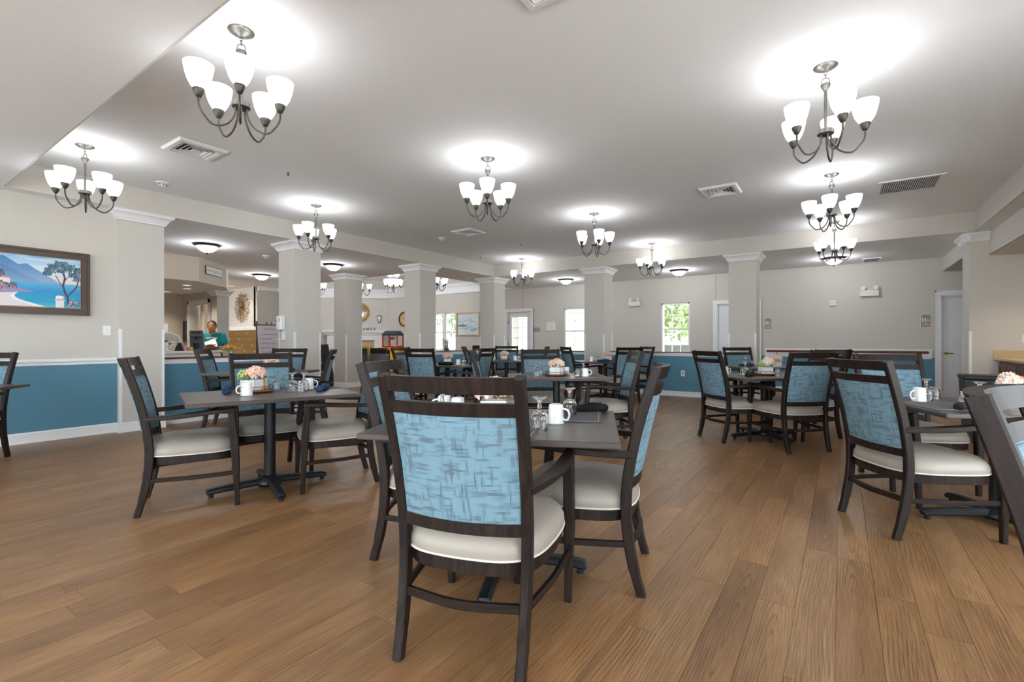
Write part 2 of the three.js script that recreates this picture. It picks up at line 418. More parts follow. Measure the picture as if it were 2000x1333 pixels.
// half walls between columns
function halfWall(name, axis, a0, a1, at, label) {
  const w = structGroup(name, label, 'half wall');
  const f = (p, q, y0, y1, t) => axis === 'z' ? bx(p, q, y0, y1, at - t, at + t) : bx(at - t, at + t, y0, y1, p, q);
  obj('panel', f(a0, a1, 0.1, 0.83, 0.07), M.blue, w);
  obj('frieze', f(a0, a1, 0.82, 0.885, 0.078), M.trim, w);
  obj('cap', f(a0, a1, 0.885, 0.905, 0.10), M.cap, w);
  obj('baseboard', [f(a0, a1, 0, 0.10, 0.082), f(a0, a1, 0, 0.02, 0.086)], M.trim, w);
}
halfWall('wall_half_reception', 'x', -4.38, -2.57, -7.57, 'blue half wall with brown cap facing the reception counter');
halfWall('wall_half_lobby', 'x', -9.795, -7.655, -7.57, 'blue half wall with brown cap carrying the dried grasses');
halfWall('wall_half_corner', 'z', -7.30, -4.765, -10.08, 'blue half wall in front of the glazed garden door');
halfWall('wall_half_far', 'z', -4.295, -1.76, -10.08, 'blue half wall with a white power outlet');
// right side: bulkhead over the serving counter, right wall and near wall with windows
{
  const b = structGroup('wall_bulkhead', 'dropped bulkhead above the serving counter', 'wall');
  obj('face', bx(1.82, 1.84, 2.41, HB, -9.90, -4.6), M.wall, b);
  obj('underside', bx(1.82, XR, 2.405, 2.42, -9.90, -4.6), M.wall, b);
  obj('end', bx(1.82, XR, 2.41, HB, -4.6, -4.58), M.wall, b);
  const b2 = structGroup('wall_corridor_drop', 'dropped beam above the restroom door in the corridor', 'wall');
  obj('face', bx(1.62, 1.64, 2.485, HB, ZF, -10.40), M.wall, b2);
  obj('underside', bx(1.62, XR, 2.48, 2.49, ZF, -10.40), M.wall, b2);
}
const WR = [[-3.9, -1.5, 0.45, 2.45], [-0.9, 1.5, 0.45, 2.45]], WN = [[-6.9, -4.3, 0.45, 2.45], [-3.7, -1.1, 0.45, 2.45], [-0.5, 2.1, 0.45, 2.45]];
struct('wall_right', wallGeo('x', XR, XR + 0.2, ZF - 0.2, ZN, 0, HB, WR), M.wall, 'right wall of the dining room behind the serving counter');
struct('wall_near', wallGeo('z', ZN, ZN + 0.2, XL - 0.2, XR + 0.2, 0, HB, WN), M.wall, 'near wall of the dining room with tall windows');
// sash windows
function sash(n, axis, at, [a0, a1, y0, y1], cols, rows, label, inward = 1) {
  const w = structGroup('window_' + n, label, 'window');
  const f = (p, q, r0, r1, d0, d1) => axis === 'z' ? bx(p, q, r0, r1, at - inward * d0, at - inward * d1) : bx(at - inward * d0, at - inward * d1, r0, r1, p, q);
  const jam = 0.035, mid = (y0 + y1) / 2 - 0.02;
  obj('frame', [f(a0, a0 + jam, y0, y1, 0.02, 0.16), f(a1 - jam, a1, y0, y1, 0.02, 0.16), f(a0, a1, y1 - jam, y1, 0.02, 0.16), f(a0, a1, y0, y0 + jam, 0.02, 0.16)], M.trim, w);
  obj('meeting_rail', f(a0, a1, mid - 0.022, mid + 0.022, 0.07, 0.12), M.trim, w);
  obj('sill', f(a0 - 0.03, a1 + 0.03, y0 - 0.025, y0, -0.03, 0.1), M.trim, w);
  for (let k = 0; k < 2; k++) {
    const r0 = k ? mid : y0 + jam, r1 = k ? y1 - jam : mid;
    for (let i = 0; i < cols; i++) for (let j = 0; j < rows; j++) {
      const p = a0 + jam + (a1 - a0 - 2 * jam) * i / cols, q = a0 + jam + (a1 - a0 - 2 * jam) * (i + 1) / cols;
      const s0 = r0 + (r1 - r0) * j / rows, s1 = r0 + (r1 - r0) * (j + 1) / rows;
      obj('pane', f(p + 0.002, q - 0.002, s0 + 0.002, s1 - 0.002, 0.092, 0.096), M.pane, w);
    }
    const bars = [];
    for (let i = 1; i < cols; i++) { const p = a0 + jam + (a1 - a0 - 2 * jam) * i / cols; bars.push(f(p - 0.008, p + 0.008, r0, r1, 0.08, 0.108)); }
    for (let j = 1; j < rows; j++) { const s = r0 + (r1 - r0) * j / rows; bars.push(f(a0 + jam, a1 - jam, s - 0.008, s + 0.008, 0.08, 0.108)); }
    for (const g of bars) obj('glazing_bar', g, M.trim, w);
  }
  return w;
}
{ // double window in the lobby
  const m = -11.40;
  sash(1, 'z', ZF, [W1[0], m - 0.05, W1[2], W1[3]], 3, 2, 'white sash window in the lobby behind the table lamp');
  sash(2, 'z', ZF, [m + 0.05, W1[1], W1[2], W1[3]], 3, 2, 'white sash window in the lobby beside the seascape picture');
  struct('trim_2', bx(m - 0.05, m + 0.05, W1[2], W1[3], ZF - 0.16, ZF + 0.005), M.trim, 'white mullion between the paired lobby windows', 'mullion');
}
sash(3, 'z', ZF, W2, 3, 2, 'white sash window looking out on the neighbouring roof');
sash(4, 'z', ZF, W3, 3, 2, 'white sash window looking out on the porch post');
WR.forEach((o, i) => sash(5 + i, 'x', XR, o, 4, 3, ['gridded window in the right wall by the counter', 'gridded window in the right wall near the corner'][i], -1));
WN.forEach((o, i) => sash(7 + i, 'z', ZN, o, 4, 3, ['gridded window in the near wall by the painting', 'gridded window in the middle of the near wall', 'gridded window in the near wall beside the right corner'][i], -1));
// doors
function casing(o, parent, at) {
  const t = 0.085;
  obj('casing', [bx(o[0] - t, o[0], 0, o[3] + t, at, at + 0.02), bx(o[1], o[1] + t, 0, o[3] + t, at, at + 0.02), bx(o[0], o[1], o[3], o[3] + t, at, at + 0.02),
    bx(o[0] - t, o[0] - t + 0.02, 0, o[3] + t, at, at + 0.03), bx(o[1] + t - 0.02, o[1] + t, 0, o[3] + t, at, at + 0.03), bx(o[0] - t, o[1] + t, o[3] + t - 0.02, o[3] + t, at, at + 0.03),
    bx(o[0], o[0] + 0.02, 0, o[3], at - 0.16, at), bx(o[1] - 0.02, o[1], 0, o[3], at - 0.16, at), bx(o[0], o[1], o[3] - 0.02, o[3], at - 0.16, at)], M.trim, parent);
}
function panelDoor(n, o, label, lever) {
  const d = structGroup('door_' + n, label, 'door');
  casing(o, d, ZF);
  const a0 = o[0] + 0.022, a1 = o[1] - 0.022, w = a1 - a0, z = ZF - 0.06;
  obj('leaf', bx(a0, a1, 0.008, o[3] - 0.022, z - 0.04, z), M.door, d);
  for (const [c, y0, y1] of [[0, 1.66, 1.90], [1, 1.66, 1.90], [0, 1.02, 1.56], [1, 1.02, 1.56], [0, 0.22, 0.84], [1, 0.22, 0.84]]) {
    const p = a0 + 0.11 + c * (w / 2 - 0.03), q = p + w / 2 - 0.16;
    obj('panel', [bx(p, q, y0, y1, z - 0.002, z + 0.004), bx(p + 0.025, q - 0.025, y0 + 0.025, y1 - 0.025, z, z + 0.012)], M.door, d);
  }
  if (lever) {
    const h = obj('lever', [new THREE.CylinderGeometry(0.03, 0.03, 0.02, 16).rotateX(Math.PI / 2).translate(a0 + 0.06, 0.89, z + 0.01), new THREE.CylinderGeometry(0.012, 0.012, 0.05, 12).rotateX(Math.PI / 2).translate(a0 + 0.06, 0.89, z + 0.03),
      new THREE.CapsuleGeometry(0.010, 0.10, 4, 8).rotateZ(Math.PI / 2).translate(a0 + 0.11, 0.89, z + 0.05)], M.brass, d);
    h.userData.label = 'brass lever handle';
  }
}
panelDoor(1, D3, 'white six-panel door with brass lever beside the restroom sign', true);
panelDoor(2, D2, 'white six-panel door partly hidden by a column', false);
{ // glazed garden door
  const o = D1, d = structGroup('door_3', 'white garden door with divided glass', 'door');
  casing(o, d, ZF);
  const a0 = o[0] + 0.022, a1 = o[1] - 0.022, z = ZF - 0.06, g0 = -8.55, g1 = -7.98, y0 = 0.25, y1 = 1.87;
  obj('leaf', wallGeo('z', z - 0.04, z, a0, a1, 0.008, o[3] - 0.022, [[g0, g1, y0, y1]]), M.door, d);
  obj('glass_stop', wallGeo('z', z, z + 0.012, g0 - 0.03, g1 + 0.03, y0 - 0.03, y1 + 0.03, [[g0, g1, y0, y1]]), M.trim, d);
  const nx = 3, ny = 5;
  for (let i = 0; i < nx; i++) for (let j = 0; j < ny; j++) obj('pane', bx(g0 + (g1 - g0) * i / nx, g0 + (g1 - g0) * (i + 1) / nx, y0 + (y1 - y0) * j / ny, y0 + (y1 - y0) * (j + 1) / ny, z - 0.022, z - 0.018), M.pane, d);
  for (let i = 1; i < nx; i++) { const x = g0 + (g1 - g0) * i / nx; obj('glazing_bar', bx(x - 0.009, x + 0.009, y0, y1, z - 0.03, z - 0.01), M.trim, d); }
  for (let j = 1; j < ny; j++) { const y = y0 + (y1 - y0) * j / ny; obj('glazing_bar', bx(g0, g1, y - 0.009, y + 0.009, z - 0.03, z - 0.01), M.trim, d); }
  for (const y of [0.45, 1.03, 1.72]) obj('hinge', bx(a0 - 0.006, a0 + 0.012, y - 0.05, y + 0.05, z - 0.005, z + 0.01), M.nickelDark, d);
}
// lobby and reception walls
{
  const w = structGroup('wall_fireplace', 'diagonal lobby wall behind the fireplace', 'wall', [-15.55, 0, -11.1], Math.PI / 4);
  obj('plaster', bx(-1.78, 1.78, 0, 3.45, -0.18, 0), M.wall, w);
  obj('cornice', [bx(-1.78, 1.78, HB, 2.98, 0, 0.06), bx(-1.78, 1.78, 2.98, 3.03, 0, 0.11), bx(-1.78, 1.78, 3.03, 3.08, 0, 0.15)], M.trim, w);
}
struct('wall_lobby', bx(-17.0, -16.8, 0, 3.45, -9.9, -7.2), M.wall, 'lobby side wall beside the fireplace');
struct('wall_mailroom', bx(-17.0, -14.4, 0, HB, -7.60, -7.40), M.wall, 'wall carrying the round metal wall art');
struct('wall_mailroom_side', bx(-14.5, -14.3, 0, HB, -8.06, -7.40), M.wall, 'short return wall beside the wall art', 'wall');
struct('wall_easel', bx(-14.4, -13.2, 0, HB, -8.26, -8.06), M.wall, 'lobby wall behind the whiteboard easel', 'wall');
struct('trim_3', [bx(-14.5, -13.2, HB - 0.12, HB, -8.06, -7.98), bx(-14.36, -14.22, HB - 0.12, HB, -8.06, -7.4)], M.trim, 'white crown moulding above the whiteboard easel', 'crown moulding');
struct('wall_office_side', bx(-13.8, -13.6, 0, HB, -5.2, -2.3), M.tan, 'tan office wall behind the reception counter');
struct('wall_office_back', wallGeo('z', -5.4, -5.2, -13.8, -11.95, 0, HB, [[-13.28, -12.25, 0, 2.03]]), M.wall, 'grey office wall with an open doorway');
struct('wall_reception_end', bx(-13.8, -7.4, 0, HB, -2.3, -2.12), M.wall, 'end wall of the reception passage', 'wall');
struct('wall_back_corridor', bx(-17.2, -17.0, 0, HB, -9.9, -2.1), M.tan, 'back corridor wall behind the office', 'wall');
{
  const c = structGroup('column', 'slim pillar at the corner of the office wall', 'column', [-11.82, 0, -5.27]);
  obj('shaft', bx(-0.13, 0.13, 0, 2.29, -0.13, 0.13), M.wall, c);
  obj('capital', squareRing(capital.map(([r, y]) => [r - 0.105, y])).translate(0, 2.29, 0), M.trim, c);
}
{ // dropped bulkhead over reception
  const s = new THREE.Shape([[-13.6, 2.3], [-10.2, 2.3], [-10.24, 4.18], [-10.95, 5.0], [-11.7, 5.38], [-13.6, 5.38]].map(([x, y]) => new THREE.Vector2(x, y)));
  const g = new THREE.ExtrudeGeometry(s, { depth: HB - 2.29, bevelEnabled: false }).rotateX(-Math.PI / 2).translate(0, 2.29, 0);
  struct('wall_office_bulkhead', flat(g), M.tan, 'dropped bulkhead above the reception counter with a word sign');
  struct('ceiling_office', flat(new THREE.ExtrudeGeometry(s, { depth: 0.004, bevelEnabled: false }).rotateX(-Math.PI / 2).translate(0, 2.284, 0)), M.ceil, 'white underside of the reception bulkhead');
}
struct('trim_4', [bx(-13.36, -13.28, 0, 2.11, -5.2, -5.18), bx(-12.25, -12.17, 0, 2.11, -5.2, -5.18), bx(-13.36, -12.17, 2.03, 2.11, -5.2, -5.18)], M.trim, 'white casing of the open office doorway', 'door casing');
// ───────── dining chair ─────────
function seatOutline(n, grow = 0) { // closed outline in (x, z); front towards +z
  const pts = [];
  for (let i = 0; i < n; i++) {
    const a = i / n * Math.PI * 2, c = Math.cos(a), s = Math.sin(a), e = 0.42;
    const sx = Math.sign(c) * Math.pow(Math.abs(c), e), sz = Math.sign(s) * Math.pow(Math.abs(s), e);
    const z = sz * (0.245 + grow) + 0.02;
    const half = 0.238 + 0.034 * (sz + 1) / 2 + 0.022 * (1 - sz * sz) + grow;
    pts.push([sx * half, z + (sz > 0 ? 0.018 : -0.026) * (1 - sx * sx)]);
  }
  return pts;
}
function seatGeo() {
  const n = 56, out = seatOutline(n), pos = [], idx = [], uv = [];
  const prof = [[1.0, 0.374], [1.014, 0.388], [1.008, 0.410], [0.965, 0.436], [0.88, 0.455], [0.7, 0.468], [0.4, 0.476], [0.0, 0.479]];
  prof.forEach(([k, y]) => out.forEach(([x, z]) => { pos.push(x * k, y, 0.02 + (z - 0.02) * k); uv.push(x * k, z * k); }));
  for (let r = 0; r + 1 < prof.length; r++) for (let i = 0; i < n; i++) {
    const a = r * n + i, b = r * n + (i + 1) % n;
    idx.push(a, a + n, b, b, a + n, b + n);
  }
  const g = new THREE.BufferGeometry();
  g.setAttribute('position', new THREE.Float32BufferAttribute(pos, 3)); g.setAttribute('uv', new THREE.Float32BufferAttribute(uv, 2)); g.setIndex(idx);
  g.computeVertexNormals();
  return g;
}
function frameGeo() {
  const s = new THREE.Shape(seatOutline(48, -0.006).map(([x, z]) => new THREE.Vector2(x, -z)));
  s.holes.push(new THREE.Path(seatOutline(48, -0.03).map(([x, z]) => new THREE.Vector2(x, -z))));
  return toCreasedNormals(new THREE.ExtrudeGeometry(s, { depth: 0.052, bevelEnabled: false, curveSegments: 4 }).rotateX(-Math.PI / 2).translate(0, 0.320, 0), 0.5);
}
// rear post: y and z along the height (splayed foot, raked back)
const postPts = [[0, -0.275], [0.12, -0.243], [0.26, -0.218], [0.40, -0.210], [0.52, -0.219], [0.68, -0.248], [0.84, -0.290], [1.0, -0.340]];
const postZ = (y) => { for (let i = 0; i + 1 < postPts.length; i++) { const [y0, z0] = postPts[i], [y1, z1] = postPts[i + 1]; if (y <= y1) return z0 + (z1 - z0) * (y - y0) / (y1 - y0); } return -0.34; };
const postX = (y) => 0.222 + 0.018 * y;
// slab between the posts, bowed to the rear; y0..y1, thickness t
function backSlab(y0, y1, t, inset, bow, nx = 14, ny = 6, puff = 0) {
  const pos = [], uv = [], idx = [];
  const sheet = (side) => {
    const o = pos.length / 3;
    for (let j = 0; j <= ny; j++) for (let i = 0; i <= nx; i++) {
      const y = y0 + (y1 - y0) * j / ny, f = i / nx * 2 - 1, half = postX(y) - inset;
      const p = puff * (1 - Math.pow(Math.abs(f), 6)) * (1 - Math.pow(Math.abs(j / ny * 2 - 1), 6));
      pos.push(f * half, y, postZ(y) - bow * (1 - f * f) + side * (t / 2 + p)); uv.push(f * half, y);
    }
    for (let j = 0; j < ny; j++) for (let i = 0; i < nx; i++) { const a = o + j * (nx + 1) + i; side > 0 ? idx.push(a, a + 1, a + nx + 1, a + 1, a + nx + 2, a + nx + 1) : idx.push(a, a + nx + 1, a + 1, a + 1, a + nx + 1, a + nx + 2); }
  };
  sheet(1); sheet(-1);
  const N = (nx + 1) * (ny + 1), edge = (a, b) => { const o = pos.length / 3; for (const k of [a, b, a + N, b + N]) { pos.push(...pos.slice(k * 3, k * 3 + 3)); uv.push(...uv.slice(k * 2, k * 2 + 2)); } idx.push(o, o + 2, o + 1, o + 1, o + 2, o + 3); };
  for (let i = 0; i < nx; i++) { edge(i, i + 1); edge(ny * (nx + 1) + i + 1, ny * (nx + 1) + i); }
  for (let j = 0; j < ny; j++) { edge((j + 1) * (nx + 1), j * (nx + 1)); edge(j * (nx + 1) + nx, (j + 1) * (nx + 1) + nx); }
  const g = new THREE.BufferGeometry();
  g.setAttribute('position', new THREE.Float32BufferAttribute(pos, 3)); g.setAttribute('uv', new THREE.Float32BufferAttribute(uv, 2)); g.setIndex(idx);
  return toCreasedNormals(g, 0.6);
}
function makeChair() {
  const t = thing('dining_chair', '', 'chair');
  const one = new Map();
  const part = (n, k, g, m) => { if (!one.has(k)) one.set(k, g()); return obj(n, one.get(k), m, t); };
  const seat = part('seat', 'seat', seatGeo, M.vinyl);
  obj('piping', tube(seatOutline(40, 0.002).map(([x, z]) => [x, 0.375, z]), 0.0045, 90, 6, true), M.welt, seat);
  part('seat_frame', 'frame', frameGeo, M.wood);
  for (const s of [-1, 1]) {
    part('rear_leg', 'post' + s, () => sweep(postPts.map(([y, z]) => [s * postX(y), y, z]), (u) => 0.034, (u) => u < 0.12 ? 0.04 : 0.048 - 0.006 * Math.abs(u - 0.4), [1, 0, 0], 20), M.wood);
    part('front_leg', 'front' + s, () => sweep([[s * 0.272, 0, 0.275], [s * 0.277, 0.2, 0.268], [s * 0.280, 0.36, 0.262], [s * 0.280, 0.50, 0.252], [s * 0.282, 0.635, 0.240]], (u) => 0.03 + 0.014 * smooth(0, 0.5, u), (u) => 0.03 + 0.02 * smooth(0, 0.55, u) - 0.008 * smooth(0.6, 1, u), [1, 0, 0], 12), M.wood);
    part('armrest', 'arm' + s, () => sweep([[s * 0.236, 0.618, -0.235], [s * 0.262, 0.622, -0.12], [s * 0.290, 0.634, 0.03], [s * 0.294, 0.645, 0.15], [s * 0.284, 0.648, 0.262]], (u) => 0.036 + 0.016 * Math.sin(u * Math.PI), 0.03, [1, 0, 0], 16), M.wood);
    part('side_stretcher', 'str' + s, () => sweep([[s * 0.228, 0.222, -0.225], [s * 0.266, 0.220, 0.02], [s * 0.276, 0.222, 0.265]], 0.02, 0.026, [1, 0, 0], 8), M.wood);
  }
  part('rear_stretcher', 'rstr', () => sweep([[-0.226, 0.222, -0.224], [0, 0.222, -0.262], [0.226, 0.222, -0.224]], 0.02, 0.03, [0, 0, 1], 12), M.wood);
  part('top_rail', 'rail1', () => backSlab(0.946, 1.0, 0.036, 0.014, 0.042, 14, 2), M.wood);
  part('middle_rail', 'rail2', () => backSlab(0.872, 0.916, 0.034, 0.014, 0.040, 14, 2), M.wood);
  part('lower_rail', 'rail3', () => backSlab(0.462, 0.506, 0.034, 0.014, 0.034, 14, 2), M.wood);
  const p = part('back_panel', 'panel', () => backSlab(0.505, 0.874, 0.026, 0.018, 0.038, 16, 10, 0.008), M.fabric);
  const wp = []; // welt round the front of the panel
  for (let k = 0; k < 40; k++) {
    const a = k / 40 * 4, e = a % 1, q = Math.floor(a); const [f, v] = [[-1 + 2 * e, 0], [1, e], [1 - 2 * e, 1], [-1, 1 - e]][q];
    const ff = f * 0.96, y = 0.515 + 0.35 * v; wp.push([ff * (postX(y) - 0.018), y, postZ(y) - 0.038 * (1 - ff * ff) + 0.017]);
  }
  obj('piping', tube(wp, 0.003, 80, 5, true), M.fabric, p);
  return t;
}
const CS = 1.015;
const chairProto = makeChair();
chairProto.scale.setScalar(CS);
const placeChair = placer(chairProto);
// ───────── dining table ─────────
const TH = 0.73, TW = 1.12, TD = 0.88;
function makeTable() {
  const t = thing('dining_table', '', 'table');
  const tp = obj('table_top', [rbox(TW, 0.026, TD, 0.006, 0, TH - 0.015, 0)], M.topEdge, t);
  const face = box(TW - 0.012, 0.003, TD - 0.012, 0, TH - 0.0015, 0);
  obj('laminate', face, M.top, tp);
  obj('column', cyl(0.040, 0.040, TH - 0.08, 0, (TH - 0.03) / 2 + 0.02, 0, 24), M.iron, t);
  obj('top_plate', [box(0.06, 0.012, 0.5, 0, TH - 0.034, 0), box(0.5, 0.012, 0.06, 0, TH - 0.034, 0)], M.iron, t);
  obj('hub', lathe([[0.0, 0.105], [0.048, 0.105], [0.055, 0.09], [0.075, 0.075], [0.085, 0.05], [0.085, 0.03], [0, 0.03]], 20), M.iron, t);
  for (let k = 0; k < 4; k++) {
    const a = k * Math.PI / 2;
    const arm = sweep([[0.05, 0.062, 0], [0.2, 0.056, 0], [0.39, 0.044, 0], [0.415, 0.036, 0]], (u) => 0.066 - 0.012 * u, (u) => 0.05 - 0.014 * u - (u > 0.97 ? 0.012 : 0), [0, 0, 1], 8, 0.28).rotateY(a);
    const f = obj('foot', arm, M.iron, t);
    obj('glide', cyl(0.018, 0.014, 0.022, 0.385 * Math.cos(a), 0.011, -0.385 * Math.sin(a), 12), M.rubber, f);
  }
  return t;
}
// ───────── table ware prototypes ─────────
function makeMug() { // coffee mug standing upside down on its rim
  const t = thing('coffee_mug', '', 'mug');
  obj('cup', lathe([[0.0362, 0.0], [0.0405, 0.0], [0.0405, 0.004], [0.038, 0.03], [0.036, 0.078], [0.034, 0.0895], [0.030, 0.093], [0.026, 0.093], [0.024, 0.090], [0, 0.090]], 28), M.china, t);
  obj('handle', tube([[0.037, 0.022, 0], [0.058, 0.02, 0], [0.070, 0.042, 0], [0.062, 0.066, 0], [0.0355, 0.074, 0]], 0.0052, 20, 8), M.china, t);
  return t;
}
function makeGoblet() { // stemmed water glass standing upside down
  const t = thing('water_goblet', '', 'glass');
  const ge = lathe([[0.0325, 0], [0.0345, 0], [0.0385, 0.02], [0.0405, 0.045], [0.036, 0.068], [0.024, 0.084], [0.013, 0.089], [0.0085, 0.095], [0.011, 0.103], [0.0085, 0.112], [0.008, 0.122], [0.014, 0.134], [0.031, 0.141], [0.033, 0.145], [0.0, 0.146]], 20);
  const gi = lathe([[0.0, 0.083], [0.012, 0.081], [0.022, 0.079], [0.0335, 0.065], [0.0378, 0.045], [0.036, 0.02], [0.0325, 0]], 20);
  obj('bowl_and_stem', [ge, gi], M.glass, t);
  return t;
}
function makeTumbler() { // short glass, upside down
  const t = thing('juice_glass', '', 'glass');
  obj('bowl', [lathe([[0.030, 0], [0.032, 0], [0.034, 0.03], [0.031, 0.055], [0.022, 0.072], [0.022, 0.08], [0.027, 0.085], [0, 0.086]], 18), lathe([[0, 0.064], [0.02, 0.064], [0.0285, 0.053], [0.0315, 0.03], [0.030, 0]], 18)], M.glass, t);
  return t;
}
function makeNapkin(m) {
  const t = thing('rolled_napkin', '', 'napkin');
  const g = new THREE.CapsuleGeometry(0.026, 0.21, 6, 16, 24).rotateZ(Math.PI / 2), p = g.attributes.position;
  for (let i = 0; i < p.count; i++) {
    const x = p.getX(i), y = p.getY(i), z = p.getZ(i), a = Math.atan2(z, y);
    const k = 1 + 0.07 * Math.sin(a * 3 + x * 34) + 0.05 * Math.sin(x * 60 + a) + 0.10 * smooth(0.06, 0.13, Math.abs(x));
    p.setXYZ(i, Math.max(-0.128, Math.min(0.128, x)), Math.max(-0.022, y * k * 0.86), z * k * 1.05);
  }
  g.computeVertexNormals();
  obj('roll', g.translate(0, 0.0222, 0), m, t);
  obj('flap', sweep([[-0.02, 0.042, 0.02], [0.03, 0.049, 0.0], [0.09, 0.045, -0.018]], 0.03, 0.004, [0, 0.2, 1], 8), m, t);
  return t;
}
function blossom(n, R, cx, cy, cz, size, squash = 0.8) {
  const out = [], up = V(0, 1, 0);
  const pet = new THREE.SphereGeometry(size, 6, 4).scale(1, 0.32, 0.7).translate(size * 0.8, 0, 0);
  for (let i = 0; i < n; i++) {
    const y = 1 - 1.35 * (i + 0.5) / n, r = Math.sqrt(Math.max(0, 1 - y * y)), a = i * 2.39996;
    const dir = V(Math.cos(a) * r, y, Math.sin(a) * r), q = new THREE.Quaternion().setFromUnitVectors(up, dir), spin = rnd() * 6;
    for (let k = 0; k < 4; k++) {
      const g = pet.clone().rotateZ(0.35).rotateY(k * Math.PI / 2 + spin).applyQuaternion(q);
      const rad = R * rr(0.88, 1.08);
      out.push(g.translate(cx + dir.x * rad, cy + dir.y * rad * squash, cz + dir.z * rad));
    }
  }
  out.push(new THREE.SphereGeometry(R * 0.86, 10, 8).scale(1, squash, 1).translate(cx, cy, cz));
  return out;
}
function leafGeo(L, w, x, y, z, yaw, pitch) {
  const s = new THREE.Shape(); s.moveTo(0, 0); s.quadraticCurveTo(w, L * 0.4, 0, L); s.quadraticCurveTo(-w, L * 0.4, 0, 0);
  return new THREE.ShapeGeometry(s, 6).rotateX(pitch).rotateY(yaw).translate(x, y, z);
}
function makeFlowers(kind) { // white planter with silk hydrangeas
  const t = thing('flower_arrangement', '', 'flowers');
  const pot = obj('planter', [bx(-0.065, 0.065, 0, 0.006, -0.05, 0.05), bx(-0.065, -0.060, 0, 0.078, -0.05, 0.05), bx(0.060, 0.065, 0, 0.078, -0.05, 0.05), bx(-0.065, 0.065, 0, 0.078, -0.05, -0.045), bx(-0.065, 0.065, 0, 0.078, 0.045, 0.05)], M.whitePlastic, t);
  obj('foam', bx(-0.06, 0.06, 0.006, 0.066, -0.045, 0.045), M.lime, pot);
  const B = { a: [[-0.05, 0.115, 0.02, 0.043, M.lime, 16], [0.035, 0.128, 0.0, 0.058, M.peach, 26], [-0.01, 0.12, -0.035, 0.045, M.pinkLight, 16]],
    b: [[-0.035, 0.115, 0.02, 0.048, M.peach, 20], [0.04, 0.118, 0.01, 0.05, M.pinkLight, 20], [0.0, 0.14, -0.02, 0.045, M.peach, 16], [0.02, 0.162, 0.0, 0.022, M.lime, 8]],
    c: [[-0.055, 0.112, 0.02, 0.036, M.lime, 12], [0.0, 0.118, 0.015, 0.05, M.cream, 22], [0.055, 0.125, -0.01, 0.05, M.peach, 22], [0.03, 0.16, -0.01, 0.04, M.pinkLight, 14]],
    d: [[-0.03, 0.12, 0.02, 0.055, M.pinkLight, 24], [0.05, 0.125, 0.0, 0.05, M.coral, 22], [0.01, 0.16, -0.015, 0.04, M.pinkLight, 14]] }[kind];
  for (const [x, y, z, R, m, n] of B) obj('blossom', blossom(n, R, x, y, z, R * 0.3), m, t);
  for (let k = 0; k < 5; k++) { const a = k * 1.3 + 0.4; obj('leaf', leafGeo(0.085, 0.028, Math.sin(a) * 0.03, 0.085, Math.cos(a) * 0.03, a, 1.05 + 0.2 * (k % 2)), M.leaf, t); }
  return t;
}
function makeTray() { // round wooden tray with a wire gallery
  const t = thing('gallery_tray', '', 'tray');
  obj('board', lathe([[0, 0], [0.115, 0], [0.118, 0.004], [0.128, 0.010], [0.131, 0.014], [0.131, 0.022], [0.126, 0.024], [0.122, 0.017], [0, 0.016]], 36), M.tray, t);
  const rail = obj('gallery', torus(0.128, 0.0022, 6, 40).rotateX(Math.PI / 2).translate(0, 0.048, 0), M.wire, t);
  for (let k = 0; k < 14; k++) obj('spindle', cyl(0.0016, 0.0016, 0.028, 0.128 * Math.cos(k * 0.4488), 0.036, 0.128 * Math.sin(k * 0.4488), 6), M.wire, rail);
  return t;
}
function makeMill() {
  const t = thing('pepper_mill', '', 'mill');
  obj('body', lathe([[0, 0], [0.020, 0], [0.020, 0.01], [0.012, 0.06], [0.011, 0.075], [0.014, 0.08], [0.014, 0.088], [0, 0.09]], 16), M.oak, t);
  obj('knob', ball(0.009, 0, 0.096, 0, 10), M.nickelDark, t);
  return t;
}
function makeMat() {
  const t = thing('placemat', '', 'placemat');
  obj('weave', rbox(0.42, 0.003, 0.30, 0.0014, 0, 0.0015, 0), M.placemat, t);
  obj('border', [bx(-0.195, 0.195, 0.003, 0.0036, 0.132, 0.135), bx(-0.195, 0.195, 0.003, 0.0036, -0.135, -0.132), bx(-0.195, -0.192, 0.003, 0.0036, -0.135, 0.135), bx(0.192, 0.195, 0.003, 0.0036, -0.135, 0.135)], M.shadeCloth, t);
  return t;
}
const place = {
  mug: placer(makeMug()), goblet: placer(makeGoblet()), tumbler: placer(makeTumbler()), tray: placer(makeTray()), mill: placer(makeMill()), mat: placer(makeMat()),
  navy: placer(makeNapkin(M.navy)), black: placer(makeNapkin(M.black)),
  a: placer(makeFlowers('a')), b: placer(makeFlowers('b')), c: placer(makeFlowers('c')), d: placer(makeFlowers('d')),
};
const placeTable = placer(makeTable());
const nice = {
  mug: 'upturned white china coffee mug', goblet: 'upturned clear stemmed water goblet', tumbler: 'upturned clear ribbed juice glass', tray: 'round wooden tray with wire gallery',
  mill: 'tapered wooden pepper mill', mat: 'dark grey woven placemat', navy: 'rolled navy cloth napkin', black: 'rolled black cloth napkin',
};
